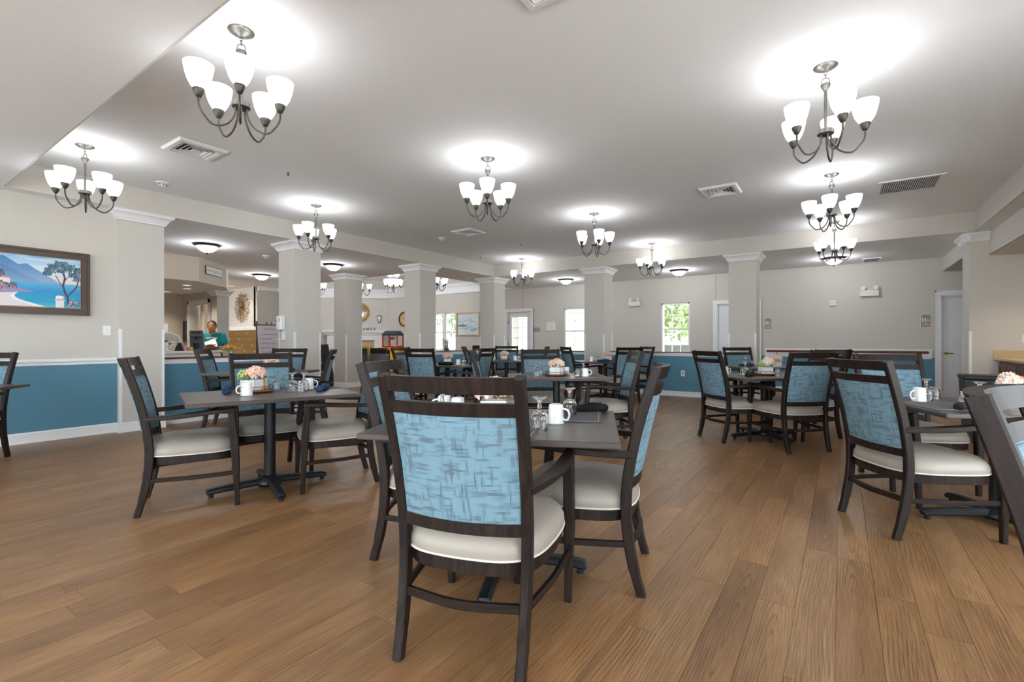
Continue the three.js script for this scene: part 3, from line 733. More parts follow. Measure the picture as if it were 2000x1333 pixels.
// a table with its ware and chairs. phi: turn of the long side; items: [kind, u, v, turn, label?]; u along the long side, v across towards +v
function dining(where, [cx, cz], phi, items, chairs) {
  const a = phi * D2R, u = [Math.cos(a), -Math.sin(a)], v = [Math.sin(a), Math.cos(a)];
  placeTable([cx, 0, cz], a, 'grey-brown wood dining table on black cross base ' + where, 'dining tables');
  for (const [kind, pu, pv, turn = 0, label, lift = 0] of items)
    place[kind]([cx + u[0] * pu + v[0] * pv, TH + 0.0005 + lift, cz + u[1] * pu + v[1] * pv], a + turn * D2R, label ?? (nice[kind] + ' on the table ' + where), kind.length > 1 ? 'ware on the table ' + where : undefined);
  for (const [x, z, f, label] of chairs) placeChair([x, 0, z], f * D2R, label ?? ('dark wood armchair with blue woven back at table ' + where), 'chairs at the table ' + where);
}
// ───────── the tables ─────────
dining('with three grey placemats', [-1.40, -1.95], 24.3, [
  ['mat', 0.34, -0.22, 90], ['mat', 0.0, 0.28, 0], ['mat', -0.34, -0.22, 90],
  ['tray', -0.05, -0.06], ['d', -0.06, -0.06, 10, 'coral and blush hydrangeas in a white planter on the amber tray with placemats', 0.017],
  ['goblet', 0.21, 0.20], ['mug', 0.27, 0.03, -20], ['goblet', 0.32, -0.24], ['black', 0.40, -0.37, 12],
  ['mug', -0.28, -0.15, 140], ['mug', -0.38, -0.22, 200], ['goblet', -0.30, 0.05],
], [
  [-1.16, -1.50, 196.9, 'blue-backed armchair turning its herringbone back squarely, at the placemat table'], [-1.06, -2.20, -73.1, 'blue-backed armchair at the placemat table beside the rolled black napkin'],
  [-1.83, -1.95, 114.3, 'blue-backed armchair at the placemat table, towards the lime hydrangea table'],
]);
dining('with the lime hydrangea', [-3.62, -1.97], 72, [
  ['tray', -0.08, -0.13], ['a', -0.10, -0.15, -50, 'lime and peach hydrangeas in a white planter next to a pepper mill', 0.017],
  ['mill', 0.0, -0.17, 0, 'tapered wooden pepper mill beside the lime hydrangea', 0.017],
  ['mug', -0.17, 0.08, 190], ['tumbler', 0.09, -0.22], ['goblet', 0.17, -0.04], ['goblet', 0.255, -0.03], ['tumbler', 0.21, 0.055], ['mug', 0.31, -0.10, 0],
  ['navy', 0.38, 0.04, 60, 'rolled navy cloth napkin lying loose at a table corner'], ['black', 0.42, -0.22, 5], ['navy', -0.26, -0.22, 80, 'rolled navy cloth napkin tucked behind an upturned mug'], ['mat', 0.40, -0.25, 90],
], [
  [-3.80, -1.50, 155.7, 'blue-backed armchair at the lime hydrangea table beside the upturned mug'], [-3.39, -2.40, -27.3, 'blue-backed armchair at the lime hydrangea table, towards the placemat table'],
  [-4.06, -2.20, 72, 'blue-backed armchair at the lime hydrangea table, facing away from reception'],
]);
dining('with peach flowers and lime sprig', [-2.70, -4.82], 35.5, [
  ['tray', 0.0, 0.0], ['b', 0.0, 0.0, -30, 'peach hydrangeas with a lime sprig in a white planter on a dark tray', 0.017],
  ['goblet', -0.24, 0.12], ['goblet', -0.19, -0.02], ['mug', 0.13, -0.12, 60], ['tumbler', 0.23, 0.08], ['mug', 0.31, 0.14, 0], ['goblet', 0.31, 0.0], ['mat', 0.36, 0.0, 90],
], [
  [-3.15, -5.25, 35.5, 'blue-backed armchair at table with peach flowers and lime sprig, towards the garden door'], [-3.28, -4.55, 125.5, 'blue-backed armchair at table with peach flowers and lime sprig, towards the dried grasses'], [-2.15, -4.95, -54.5, 'blue-backed armchair at table with peach flowers and lime sprig, towards the power outlet'],
]);
dining('turned cornerwise before the corridor', [-0.74, -6.27], 45, [
  ['tray', 0.02, 0.0], ['c', 0.0, 0.02, -10, 'cream and peach hydrangea mix in a white planter on the cornerwise table', 0.017],
  ['mug', -0.38, -0.18, 0], ['tumbler', -0.19, -0.12], ['goblet', -0.10, -0.20], ['tumbler', 0.0, 0.21], ['goblet', 0.12, 0.29], ['goblet', 0.22, 0.18], ['black', -0.28, 0.12, 40], ['mill', 0.11, -0.01, 0, undefined, 0.017],
], [
  [-1.04, -6.02, 136, 'blue-backed armchair at table turned cornerwise before the corridor, towards the garden door'], [-0.45, -5.87, 222, 'blue-backed armchair at table turned cornerwise before the corridor, towards the serving counter'], [-0.36, -6.66, -44, 'blue-backed armchair at table turned cornerwise before the corridor, towards the restroom sign'],
]);
dining('by the column hiding a door', [-0.98, -8.45], 45, [
  ['navy', -0.30, -0.05, 0], ['goblet', -0.20, -0.2], ['tumbler', -0.10, -0.18], ['mug', 0.25, -0.15, 0], ['b', 0.1, 0.1, 0, 'peach hydrangeas in a white planter before the column hiding a panel door'],
], [
  [-1.31, -9.0, 40, 'blue-backed armchair at table by the column hiding a door, towards the column'], [-0.30, -8.02, 220, 'blue-backed armchair at table by the column hiding a door, towards the cornerwise table'],
]);
dining('near the serving counter', [0.80, -4.16], 25, [
  ['d', 0.14, -0.10, 20, 'blush hydrangeas with pale leaves in a white planter by the serving counter'],
  ['mug', -0.36, -0.12, 200], ['goblet', -0.27, -0.20], ['tumbler', -0.17, -0.28], ['tumbler', -0.20, 0.04], ['goblet', -0.11, 0.02], ['black', -0.30, 0.24, 25], ['black', -0.40, -0.30, 60], ['mug', 0.3, 0.1, 0], ['mat', -0.38, 0.1, 90],
], [
  [0.36, -3.82, 124.5, 'blue-backed armchair at the serving counter table beside the black napkin rolls'], [0.46, -4.94, 23.7, 'blue-backed armchair at the serving counter table, backing onto the handrail wall'],
  [0.643, -1.49, 70.6, 'blue-backed armchair standing apart between the tables and right windows'],
]);
dining('beside the dried grasses', [-5.50, -6.05], 12, [
  ['tray', 0.0, 0.0], ['b', 0.0, 0.0, 30, 'peach hydrangeas in a white planter beside the dried grasses half wall', 0.017],
  ['mug', 0.22, 0.02, 150], ['goblet', 0.32, 0.0], ['black', 0.06, 0.17, 10], ['navy', 0.42, -0.15, 90],
], [
  [-5.34, -5.50, 191.6, 'blue-backed armchair at table beside the dried grasses, towards the lime hydrangea'], [-6.05, -5.88, 101.6, 'blue-backed armchair at table beside the dried grasses, towards the lobby fireplace'], [-4.95, -5.96, -78.4, 'blue-backed armchair at table beside the dried grasses, towards the lime-sprig flowers'],
]);
dining('before the garden door', [-5.72, -8.10], 35, [
  ['tray', -0.05, 0.0], ['b', -0.05, 0.0, 0, 'peach hydrangeas in a white planter before the glazed garden door', 0.017],
  ['mug', -0.30, 0.02, 0], ['mug', 0.18, 0.05, 0], ['goblet', 0.25, 0.0],
], [
  [-6.07, -8.60, 35, 'blue-backed armchair at table before the garden door, towards the corner column'], [-6.10, -7.72, 125, 'blue-backed armchair at table before the garden door, towards the dried grasses'], [-5.35, -8.45, -55, 'blue-backed armchair at table before the garden door, towards the roof-view window'],
]);
dining('before the roof-view window', [-3.85, -8.85], 48.7, [
  ['tray', 0.05, 0.0], ['b', 0.05, 0.0, 0, 'peach hydrangeas in a white planter below the sash window with the roof view', 0.017],
  ['mug', -0.30, 0.0, 0], ['goblet', -0.22, 0.10], ['goblet', -0.15, 0.02], ['tumbler', -0.12, 0.12], ['mug', 0.25, 0.0, 0], ['navy', -0.16, 0.24, 0],
], [
  [-4.18, -8.47, 138.7, 'blue-backed armchair at table before the roof-view window, towards the dried grasses'], [-3.37, -8.47, 228.7, 'blue-backed armchair at table before the roof-view window, towards the lime-sprig flowers'], [-3.45, -9.25, -41.3, 'blue-backed armchair at table before the roof-view window, towards the power outlet'],
]);
dining('along the reception half wall', [-6.27, -3.33], 33.6, [
  ['mug', -0.25, 0.05, 0], ['goblet', 0.10, -0.05], ['navy', 0.30, 0.05, 20], ['b', 0.0, -0.2, 0, 'peach hydrangeas in a white planter beside the half wall facing reception'],
], [
  [-6.63, -3.10, 140, 'blue-backed armchair at table along the reception half wall, towards the painting pillar'], [-6.68, -3.76, 33.6, 'blue-backed armchair at table along the reception half wall, towards the sanitizer column'], [-5.80, -3.62, -37, 'blue-backed armchair at table along the reception half wall, towards the dried grasses'],
]);
dining('under the coastal painting', [-6.28, -0.42], 53, [
], [
  [-6.66, -0.69, 45],
]);
// ───────── chandeliers ─────────
const shadeProfile = [[0.022, 0.0], [0.030, 0.004], [0.044, 0.022], [0.058, 0.05], [0.069, 0.085], [0.076, 0.12], [0.079, 0.148], [0.0765, 0.150], [0.0735, 0.12], [0.0665, 0.086], [0.0555, 0.052], [0.042, 0.026], [0.028, 0.008], [0.0, 0.006]];
function makeChandelier(n, R, name) {
  const t = thing(name, '', 'chandelier');       // origin at the ceiling
  obj('canopy', lathe([[0, -0.034], [0.016, -0.034], [0.022, -0.028], [0.05, -0.02], [0.066, -0.01], [0.074, -0.004], [0.074, 0]], 28), M.nickel, t);
  obj('chain', [torus(0.011, 0.0025, 6, 14).scale(0.8, 1.5, 1).translate(0, -0.046, 0), torus(0.011, 0.0025, 6, 14).rotateY(Math.PI / 2).scale(1, 1.5, 0.8).translate(0, -0.070, 0), torus(0.024, 0.003, 6, 18).scale(1, 1.15, 1).translate(0, -0.106, 0)], M.nickel, t);
  obj('finial', lathe([[0, -0.175], [0.011, -0.172], [0.016, -0.160], [0.026, -0.143], [0.031, -0.128], [0.030, -0.124], [0, -0.124]], 20), M.nickel, t);
  obj('stem', cyl(0.009, 0.009, 0.29, 0, -0.31, 0, 12), M.nickel, t);
  obj('hub', lathe([[0, -0.488], [0.030, -0.486], [0.036, -0.476], [0.050, -0.474], [0.052, -0.470], [0.052, -0.446], [0.048, -0.442], [0.012, -0.440], [0, -0.440]], 24), M.nickel, t);
  const arm = tube([[0.030, -0.478, 0], [0.040, -0.535, 0], [0.085, -0.600, 0], [0.150, -0.622, 0], [R - 0.035, -0.590, 0], [R - 0.004, -0.540, 0], [R, -0.480, 0]], 0.0062, 30, 8);
  const cup = lathe([[0, -0.490], [0.012, -0.489], [0.020, -0.475], [0.029, -0.455], [0.032, -0.442], [0.030, -0.438], [0, -0.438]], 18);
  const sh = lathe(shadeProfile, 24).translate(0, -0.444, 0);
  for (let k = 0; k < n; k++) {
    const g = new THREE.Group(); g.name = 'lamp_arm'; g.rotation.y = k * 2 * Math.PI / n; t.add(g);
    obj('arm', arm, M.nickelDark, g);
    const c = obj('cup', cup, M.nickelDark, g); c.position.x = R;
    const s = obj('lamp_shade', sh, M.lamp, g); s.position.x = R;
  }
  return t;
}
function bulbs(t, n, R, y, I) {
  for (let k = 0; k < n; k++) {
    const a = k * 2 * Math.PI / n + t.rotation.y;
    const l = new THREE.PointLight(0xf8faff, I, 0, 2); l.castShadow = true; l.shadow.radius = 2; l.name = 'chandelier_bulb';
    l.position.set(t.position.x + R * Math.cos(a), t.position.y + y, t.position.z - R * Math.sin(a)); scene.add(l);
  }
}
const chand = placer(makeChandelier(5, 0.225, 'chandelier'));
const CX = [-6.10, -3.05, -0.09], CZ = [-1.48, -3.98, -6.60, -9.25];
const chLabel = [
  ['five-light nickel chandelier nearest the coastal painting', 'five-light nickel chandelier beside the near ceiling step and square vent', 'five-light nickel chandelier over the near right corner'],
  ['five-light nickel chandelier before the sanitizer column', 'five-light nickel chandelier in the middle of the tray ceiling', 'five-light nickel chandelier over the chair standing apart'],
  ['five-light nickel chandelier between the smoke detector and the left beam', 'five-light nickel chandelier between the two square vents', 'five-light nickel chandelier beside the slatted return grille'],
  ['five-light nickel chandelier in the corner where the beams meet', 'five-light nickel chandelier along the far beam before the porch window', 'five-light nickel chandelier along the far beam nearest the restroom sign'],
];
const turns = [[20, 44, 0], [12, 18, 8], [30, 24, 50], [36, 50, 14]];
for (let j = 0; j < 4; j++) for (let i = 0; i < 3; i++) {
  if (j === 2 && i === 0) continue;
  const t = chand([CX[i], HC, CZ[j]], turns[j][i] * D2R, chLabel[j][i], 'dining room chandeliers');
  bulbs(t, 5, 0.225, -0.37, BULB);
}
for (const [x, z, l] of [[-10.4, -11.0, 'five-light nickel chandelier in the lobby behind the half wall column'], [-13.6, -10.67, 'five-light nickel chandelier in the lobby beside the free column']]) {
  const t = chand([x, 3.42, z], 0.3, l, 'lobby single-tier chandeliers'); t.scale.setScalar(1.15);
}
// flush dome lights
function makeDome() {
  const t = thing('dome_light', '', 'ceiling light');
  obj('rim', lathe([[0, 0], [0.196, 0], [0.202, -0.005], [0.200, -0.012], [0.176, -0.034], [0.170, -0.036], [0.160, -0.030], [0, -0.026]], 36), M.nickelDark, t);
  obj('lamp_bowl', lathe([[0, -0.142], [0.03, -0.140], [0.075, -0.126], [0.115, -0.100], [0.145, -0.066], [0.162, -0.030], [0, -0.027]], 36), M.lamp, t);
  obj('finial', lathe([[0, -0.176], [0.004, -0.172], [0.007, -0.156], [0.018, -0.150], [0.022, -0.140], [0, -0.138]], 14), M.nickelDark, t);
  return t;
}
const dome = placer(makeDome());
for (const [x, z, l] of [[-8.79, -3.71, 'flush dome light over the reception passage'], [-11.7, -6.16, 'flush dome light before the round wall art'], [-8.88, -6.20, 'flush dome light behind the sanitizer column'],
  [-5.97, -11.17, 'flush dome light over the corridor by the garden door'], [-3.06, -11.18, 'flush dome light over the corridor by the porch window'], [-0.12, -11.25, 'flush dome light over the corridor before the restrooms']]) {
  dome([x, HB, z], 0, l, 'flush dome lights');
  const p = new THREE.PointLight(0xf8faff, DOME, 0, 2); p.position.set(x, HB - 0.09, z); p.castShadow = true; p.shadow.radius = 4; p.name = 'dome_bulb'; scene.add(p);
}
// recessed cans
function makeCan() {
  const t = thing('recessed_light', '', 'ceiling light');
  obj('trim_ring', lathe([[0.075, 0], [0.10, 0], [0.10, -0.005], [0.08, -0.008], [0.075, -0.004]], 24), M.whitePlastic, t);
  obj('lamp_lens', cyl(0.077, 0.077, 0.004, 0, -0.004, 0, 24), M.lamp, t);
  return t;
}
const can = placer(makeCan());
for (const [x, y, z, l] of [[-11.1, 2.284, -4.30, 'recessed can light closest to the word sign'], [-11.85, 2.284, -4.60, 'recessed can light in the middle of the office ceiling'], [-12.95, 2.284, -4.60, 'recessed can light beside the tan office wall'], [-14.82, HB, -6.91, 'recessed can light above the round wall art'], [2.17, 2.405, -8.9, 'recessed can light above the serving counter']]) {
  can([x, y, z], 0, l, 'recessed can lights');
  const p = new THREE.SpotLight(0xfff0dc, 5, 0, 1.05, 0.6, 2); p.position.set(x, y - 0.02, z); p.target.position.set(x, 0, z); p.castShadow = true; p.name = 'recessed_bulb'; scene.add(p, p.target);
}
// two-tier lobby chandeliers
{
  const t = makeChandelier(7, 0.23, 'lobby_chandelier');
  const sh = lathe(shadeProfile, 18).translate(0, -0.22, 0), arm = tube([[0.03, -0.45, 0], [0.10, -0.40, 0], [0.14, -0.35, 0], [0.15, -0.25, 0]], 0.006, 14, 6);
  for (let k = 0; k < 5; k++) {
    const h = new THREE.Group(); h.name = 'lamp_arm'; h.rotation.y = k * 1.2566 + 0.3; t.add(h);
    obj('arm', arm, M.nickelDark, h); const s = obj('lamp_shade', sh, M.lamp, h); s.position.x = 0.15;
  }
  const put = placer(t);
  for (const [x, z, l] of [[-11.54, -10.2, 'two-tier lobby chandelier hanging before the fireplace'], [-14.2, -9.3, 'two-tier lobby chandelier deeper in the lobby']]) {
    const c = put([x, 3.42, z], 0.2, l, 'lobby chandeliers'); c.scale.set(1.0, 1.25, 1.0);
    const p = new THREE.PointLight(0xf8faff, 16, 0, 2); p.position.set(x, 2.98, z); p.castShadow = true; p.shadow.radius = 14; p.name = 'lobby_bulb'; scene.add(p);
  }
}
// ───────── ceiling fittings ─────────
function squareVent(x, z, label) {
  const t = thing('air_diffuser', label, 'vent', [x, HC, z], 0, 'square ceiling diffusers');
  obj('plate', squareRing([[0.22, 0], [0.222, -0.004], [0.205, -0.022], [0.166, -0.026], [0.162, -0.018], [0.162, -0.001]]), M.whitePlastic, t);
  obj('duct', bx(-0.162, 0.162, -0.002, -0.0005, -0.162, 0.162), M.blackPlastic, t);
  for (const r of [0.152, 0.115, 0.078]) obj('louver', squareRing([[r, -0.026], [r + 0.003, -0.024], [r - 0.016, -0.005], [r - 0.019, -0.007]]), M.whitePlastic, t);
  obj('core', squareRing([[0.0001, -0.024], [0.036, -0.024], [0.040, -0.020], [0.020, -0.006], [0.0001, -0.006]]), M.whitePlastic, t);
}
squareVent(-5.30, -2.13, 'square louvered ceiling diffuser beside the chandelier by the ceiling step');
squareVent(-5.37, -6.45, 'square louvered ceiling diffuser near the left beam');
squareVent(-1.26, -6.48, 'square louvered ceiling diffuser between the right chandeliers');
squareVent(-1.26, -2.12, 'square louvered ceiling diffuser close to the near ceiling step');
{
  const t = thing('return_grille', 'long white return air grille with dark slots', 'vent', [0.68, HC, -7.57]);
  obj('frame', [bx(-0.31, 0.31, -0.01, 0, -0.31, -0.27), bx(-0.31, 0.31, -0.01, 0, 0.27, 0.31), bx(-0.31, -0.27, -0.01, 0, -0.27, 0.27), bx(0.27, 0.31, -0.01, 0, -0.27, 0.27)], M.whitePlastic, t);
  obj('duct', bx(-0.27, 0.27, -0.002, -0.0005, -0.27, 0.27), M.blackPlastic, t);
  for (let k = 0; k < 26; k++) obj('slat', box(0.006, 0.012, 0.54, -0.26 + k * 0.0208, -0.006, 0), M.whitePlastic, t);
}
{
  const t = thing('corridor_register', 'small white ceiling register in the restroom corridor', 'vent', [0.50, HB, -11.95]);
  obj('frame', [bx(-0.15, 0.15, -0.012, 0, -0.28, -0.24), bx(-0.15, 0.15, -0.012, 0, 0.24, 0.28), bx(-0.15, -0.12, -0.012, 0, -0.24, 0.24), bx(0.12, 0.15, -0.012, 0, -0.24, 0.24)], M.whitePlastic, t);
  obj('duct', bx(-0.12, 0.12, -0.002, -0.0005, -0.24, 0.24), M.greyPlastic, t);
  for (let k = 0; k < 7; k++) obj('blade', box(0.004, 0.010, 0.48, -0.1 + k * 0.033, -0.006, 0).rotateZ(0), M.whitePlastic, t);
}
function smoke(x, y, z, label) {
  const t = thing('smoke_detector', label, 'smoke detector', [x, y, z], 0, 'smoke detectors');
  obj('base', cyl(0.065, 0.07, 0.014, 0, -0.007, 0, 24), M.whitePlastic, t);
  obj('sensor', lathe([[0, -0.052], [0.03, -0.05], [0.042, -0.042], [0.047, -0.03], [0.05, -0.014], [0, -0.014]], 24), M.whitePlastic, t);
  const s = []; for (let k = 0; k < 8; k++) s.push(box(0.014, 0.012, 0.004, 0, -0.03, 0.0475).rotateY(k * 0.785)); obj('slot', s, M.blackPlastic, t);
}
smoke(-6.75, HC, -2.35, 'white smoke detector on the tray ceiling by the left beam');
smoke(-6.10, HC, -6.55, 'white smoke detector on the tray ceiling near the far square vent');
smoke(-9.02, HB, -4.84, 'white smoke detector in the reception passage');
function sprinkler(x, y, z, label) {
  const t = thing('fire_sprinkler', label, 'sprinkler', [x, y, z], 0, 'fire sprinklers');
  obj('escutcheon', lathe([[0, -0.008], [0.03, -0.008], [0.036, -0.002], [0.036, 0], [0, 0]], 20), M.whitePlastic, t);
  obj('head', [cyl(0.008, 0.008, 0.03, 0, -0.022, 0, 10), cyl(0.016, 0.016, 0.003, 0, -0.044, 0, 12), box(0.003, 0.014, 0.02, 0, -0.038, 0)], M.nickel, t);
}
sprinkler(-5.13, HC, -3.0, 'small pendent sprinkler by the near square vent'); sprinkler(-6.75, HC, -8.53, 'small pendent sprinkler near the far left corner'); sprinkler(-5.15, HC, -7.77, 'small pendent sprinkler before the corner chandelier'); sprinkler(-8.2, HB, -2.85, 'small pendent sprinkler behind the painting pillar');

// ───────── left wall: painting and switch ─────────
const paintTex = canvasTex(1024, 600, (g, w, h) => {
  const sk = g.createLinearGradient(0, 0, 0, h * 0.5); sk.addColorStop(0, '#8fc0e6'); sk.addColorStop(0.6, '#d6e6ee'); sk.addColorStop(1, '#e8ddd8'); g.fillStyle = sk; g.fillRect(0, 0, w, h * 0.55);
  let s = 5; const q = () => { s = (s * 1103515245 + 12345) & 0x7fffffff; return s / 0x7fffffff; };
  const hill = (pts, c0, c1) => { g.beginPath(); g.moveTo(pts[0][0] * w, pts[0][1] * h); pts.slice(1).forEach((p) => g.lineTo(p[0] * w, p[1] * h)); g.closePath(); const gr = g.createLinearGradient(0, 0.1 * h, 0, 0.55 * h); gr.addColorStop(0, c0); gr.addColorStop(1, c1); g.fillStyle = gr; g.fill(); };
  for (let i = 0; i < 24; i++) { g.fillStyle = 'rgba(255,250,246,0.22)'; g.beginPath(); g.ellipse(q() * w, q() * h * 0.3, 60 + q() * 130, 8 + q() * 16, 0, 0, 7); g.fill(); }
  hill([[0, 0.1], [0.2, 0.06], [0.34, 0.2], [0.42, 0.17], [0.55, 0.3], [0.72, 0.46], [0.78, 0.53], [0, 0.53]], '#4b86bd', '#9cb6d6');
  hill([[0, 0.2], [0.2, 0.22], [0.35, 0.34], [0.5, 0.46], [0.62, 0.53], [0, 0.55]], '#3d74aa', '#8aa9d0');
  const sea = g.createLinearGradient(0, h * 0.5, 0, h); sea.addColorStop(0, '#69b7e0'); sea.addColorStop(0.35, '#2f97cf'); sea.addColorStop(0.75, '#1fa3cb'); sea.addColorStop(1, '#6cc0d4'); g.fillStyle = sea; g.fillRect(0, h * 0.52, w, h * 0.48);
  for (let i = 0; i < 260; i++) { g.strokeStyle = q() < 0.5 ? 'rgba(255,255,255,0.18)' : 'rgba(20,80,150,0.2)'; g.lineWidth = 1 + q() * 2; const x = q() * w, y = h * (0.53 + q() * 0.45); g.beginPath(); g.moveTo(x, y); g.lineTo(x + 20 + q() * 60, y + q() * 3); g.stroke(); }
  g.fillStyle = '#eadfe2'; g.beginPath(); g.moveTo(0, h * 0.78); g.quadraticCurveTo(w * 0.24, h * 0.72, w * 0.38, h * 0.70); g.quadraticCurveTo(w * 0.24, h * 0.78, w * 0.36, h * 0.86); g.quadraticCurveTo(w * 0.46, h * 0.92, w * 0.62, h); g.lineTo(0, h); g.fill();
  g.fillStyle = 'rgba(255,255,255,0.75)'; g.beginPath(); g.moveTo(w * 0.38, h * 0.70); g.quadraticCurveTo(w * 0.22, h * 0.79, w * 0.36, h * 0.865); g.quadraticCurveTo(w * 0.5, h * 0.92, w * 0.66, h); g.lineTo(w * 0.6, h); g.quadraticCurveTo(w * 0.4, h * 0.93, w * 0.31, h * 0.86); g.quadraticCurveTo(w * 0.2, h * 0.78, w * 0.38, h * 0.70); g.fill();
  g.fillStyle = '#9c94b8'; g.beginPath(); g.moveTo(0, h * 0.64); g.lineTo(w * 0.3, h * 0.62); g.lineTo(w * 0.42, h * 0.67); g.lineTo(w * 0.5, h * 0.70); g.lineTo(w * 0.36, h * 0.72); g.lineTo(0, h * 0.77); g.fill();
  const blob = (x, y, r, c, n) => { for (let i = 0; i < n; i++) { g.fillStyle = c[q() * c.length | 0]; g.beginPath(); g.ellipse((x + (q() - 0.5) * r) * w, (y + (q() - 0.5) * r * 0.7) * h, 5 + q() * 13, 4 + q() * 8, q() * 3, 0, 7); g.fill(); } };
  g.fillStyle = '#f3e3e0'; g.fillRect(w * 0.10, h * 0.47, w * 0.16, h * 0.13); g.fillStyle = '#d98f86'; g.beginPath(); g.moveTo(w * 0.09, h * 0.47); g.lineTo(w * 0.18, h * 0.42); g.lineTo(w * 0.27, h * 0.47); g.fill();
  for (let k = 0; k < 4; k++) { g.fillStyle = '#5a4a63'; g.beginPath(); g.arc(w * (0.125 + k * 0.036), h * 0.565, 8, Math.PI, 0); g.fillRect(w * (0.125 + k * 0.036) - 8, h * 0.565, 16, 18); g.fill(); }
  blob(0.12, 0.38, 0.16, ['#3a4f66', '#51607a', '#2f4560'], 90); blob(0.08, 0.62, 0.24, ['#5e7a6e', '#7d6a8c', '#c98aa2', '#46605e'], 120); blob(0.26, 0.6, 0.12, ['#4a6670', '#b77d96', '#3d5560'], 60); blob(0.04, 0.9, 0.12, ['#d98fb0', '#6f8f7a', '#b5719a'], 60);
  g.strokeStyle = '#4b3c4e'; g.lineCap = 'round';
  for (const [lw, p] of [[22, [[0.86, 0.9], [0.85, 0.78], [0.82, 0.68], [0.80, 0.55], [0.82, 0.4], [0.80, 0.28]]], [14, [[0.85, 0.76], [0.90, 0.66], [0.95, 0.56], [0.97, 0.42]]], [10, [[0.81, 0.6], [0.76, 0.48], [0.72, 0.36]]], [8, [[0.82, 0.45], [0.87, 0.34], [0.86, 0.22]]]]) { g.lineWidth = lw; g.beginPath(); p.forEach((k, i) => i ? g.lineTo(k[0] * w, k[1] * h) : g.moveTo(k[0] * w, k[1] * h)); g.stroke(); }
  for (const [x, y, r] of [[0.66, 0.27, 0.12], [0.70, 0.19, 0.12], [0.78, 0.13, 0.14], [0.86, 0.17, 0.14], [0.94, 0.22, 0.14], [0.80, 0.24, 0.15], [0.92, 0.32, 0.12], [0.96, 0.4, 0.1], [0.63, 0.33, 0.08]]) blob(x, y, r, ['#3f5f76', '#557b8c', '#2f4d63', '#6a8fa0'], 70);
  g.fillStyle = '#e9e6f0'; g.fillRect(w * 0.72, h * 0.84, w * 0.09, h * 0.16); g.fillStyle = '#c9cbe0'; g.fillRect(w * 0.71, h * 0.82, w * 0.11, h * 0.03); blob(0.765, 0.79, 0.08, ['#ffffff', '#f3d9e2', '#9fb8a0'], 60);
  for (let k = 0; k < 16; k++) { g.fillStyle = 'rgba(60,70,90,0.7)'; g.fillRect(w * (0.82 + k * 0.012), h * 0.88, 4, h * 0.1); } blob(0.92, 0.9, 0.12, ['#5e7a8e', '#d7a0b4', '#47646e'], 70);
});
{
  const W = 0.94, Hh = 0.73, t = thing('framed_painting', 'large framed coastal painting with umbrella pine and blue bay', 'painting', [XL + 0.0125, 1.795, -1.83 + W / 2], Math.PI / 2);
  const fr = [bx(-W / 2, W / 2, Hh / 2 - 0.075, Hh / 2, -0.012, 0.03), bx(-W / 2, W / 2, -Hh / 2, -Hh / 2 + 0.075, -0.012, 0.03), bx(-W / 2, -W / 2 + 0.075, -Hh / 2 + 0.075, Hh / 2 - 0.075, -0.012, 0.03), bx(W / 2 - 0.075, W / 2, -Hh / 2 + 0.075, Hh / 2 - 0.075, -0.012, 0.03)];
  const outer = [bx(-W / 2, W / 2, Hh / 2 - 0.022, Hh / 2, 0.03, 0.042), bx(-W / 2, W / 2, -Hh / 2, -Hh / 2 + 0.022, 0.03, 0.042), bx(-W / 2, -W / 2 + 0.022, -Hh / 2 + 0.022, Hh / 2 - 0.022, 0.03, 0.042), bx(W / 2 - 0.022, W / 2, -Hh / 2 + 0.022, Hh / 2 - 0.022, 0.03, 0.042)];
  obj('frame', [...fr, ...outer], mat({ color: 0x4a3628, roughness: 0.35 }), t);
  const beads = []; for (let x = -W / 2 + 0.082; x < W / 2 - 0.08; x += 0.0125) for (const s of [-1, 1]) beads.push(new THREE.SphereGeometry(0.0048, 6, 4).translate(x, s * (Hh / 2 - 0.082), 0.012));
  for (let y = -Hh / 2 + 0.082; y < Hh / 2 - 0.08; y += 0.0125) for (const s of [-1, 1]) beads.push(new THREE.SphereGeometry(0.0048, 6, 4).translate(s * (W / 2 - 0.082), y, 0.012));
  obj('beading', beads, mat({ color: 0xc9a86a, roughness: 0.35, metalness: 0.5 }), t);
  obj('canvas', new THREE.BoxGeometry(W - 0.15, Hh - 0.15, 0.008).translate(0, 0, 0.002), mat({ map: paintTex, roughness: 0.5 }), t);
}
{
  const t = thing('light_switch', 'white light switch plate on the grey wall by the pillar', 'switch', [XL + 0.001, 1.26, -2.0], Math.PI / 2);
  obj('plate', rbox(0.075, 0.118, 0.008, 0.003, 0, 0, 0.003), M.whitePlastic, t); obj('toggle', box(0.01, 0.022, 0.014, 0, 0, 0.011).rotateX(0.3), M.whitePlastic, t);
}
{ // hand sanitizer dispenser on the column
  const t = thing('sanitizer_dispenser', 'white touch-free hand sanitizer dispenser with drip tray on the column', 'dispenser', [-7.62, 1.20, -4.38], 0);
  obj('housing', rbox(0.135, 0.24, 0.10, 0.028, 0, 0.23, 0.052, 4), M.whitePlastic, t);
  obj('window', [rbox(0.014, 0.06, 0.004, 0.002, 0.04, 0.275, 0.102)], M.greyPlastic, t); obj('sensor_badge', box(0.022, 0.02, 0.004, -0.045, 0.262, 0.102), M.greyPlastic, t);
  obj('backplate', rbox(0.10, 0.17, 0.012, 0.005, 0.01, 0.035, 0.008), M.whitePlastic, t); obj('drip_tray', rbox(0.12, 0.012, 0.10, 0.005, 0, -0.045, 0.052), M.whitePlastic, t); obj('nozzle', cyl(0.012, 0.01, 0.02, 0, 0.104, 0.055, 10), M.greyPlastic, t);
}
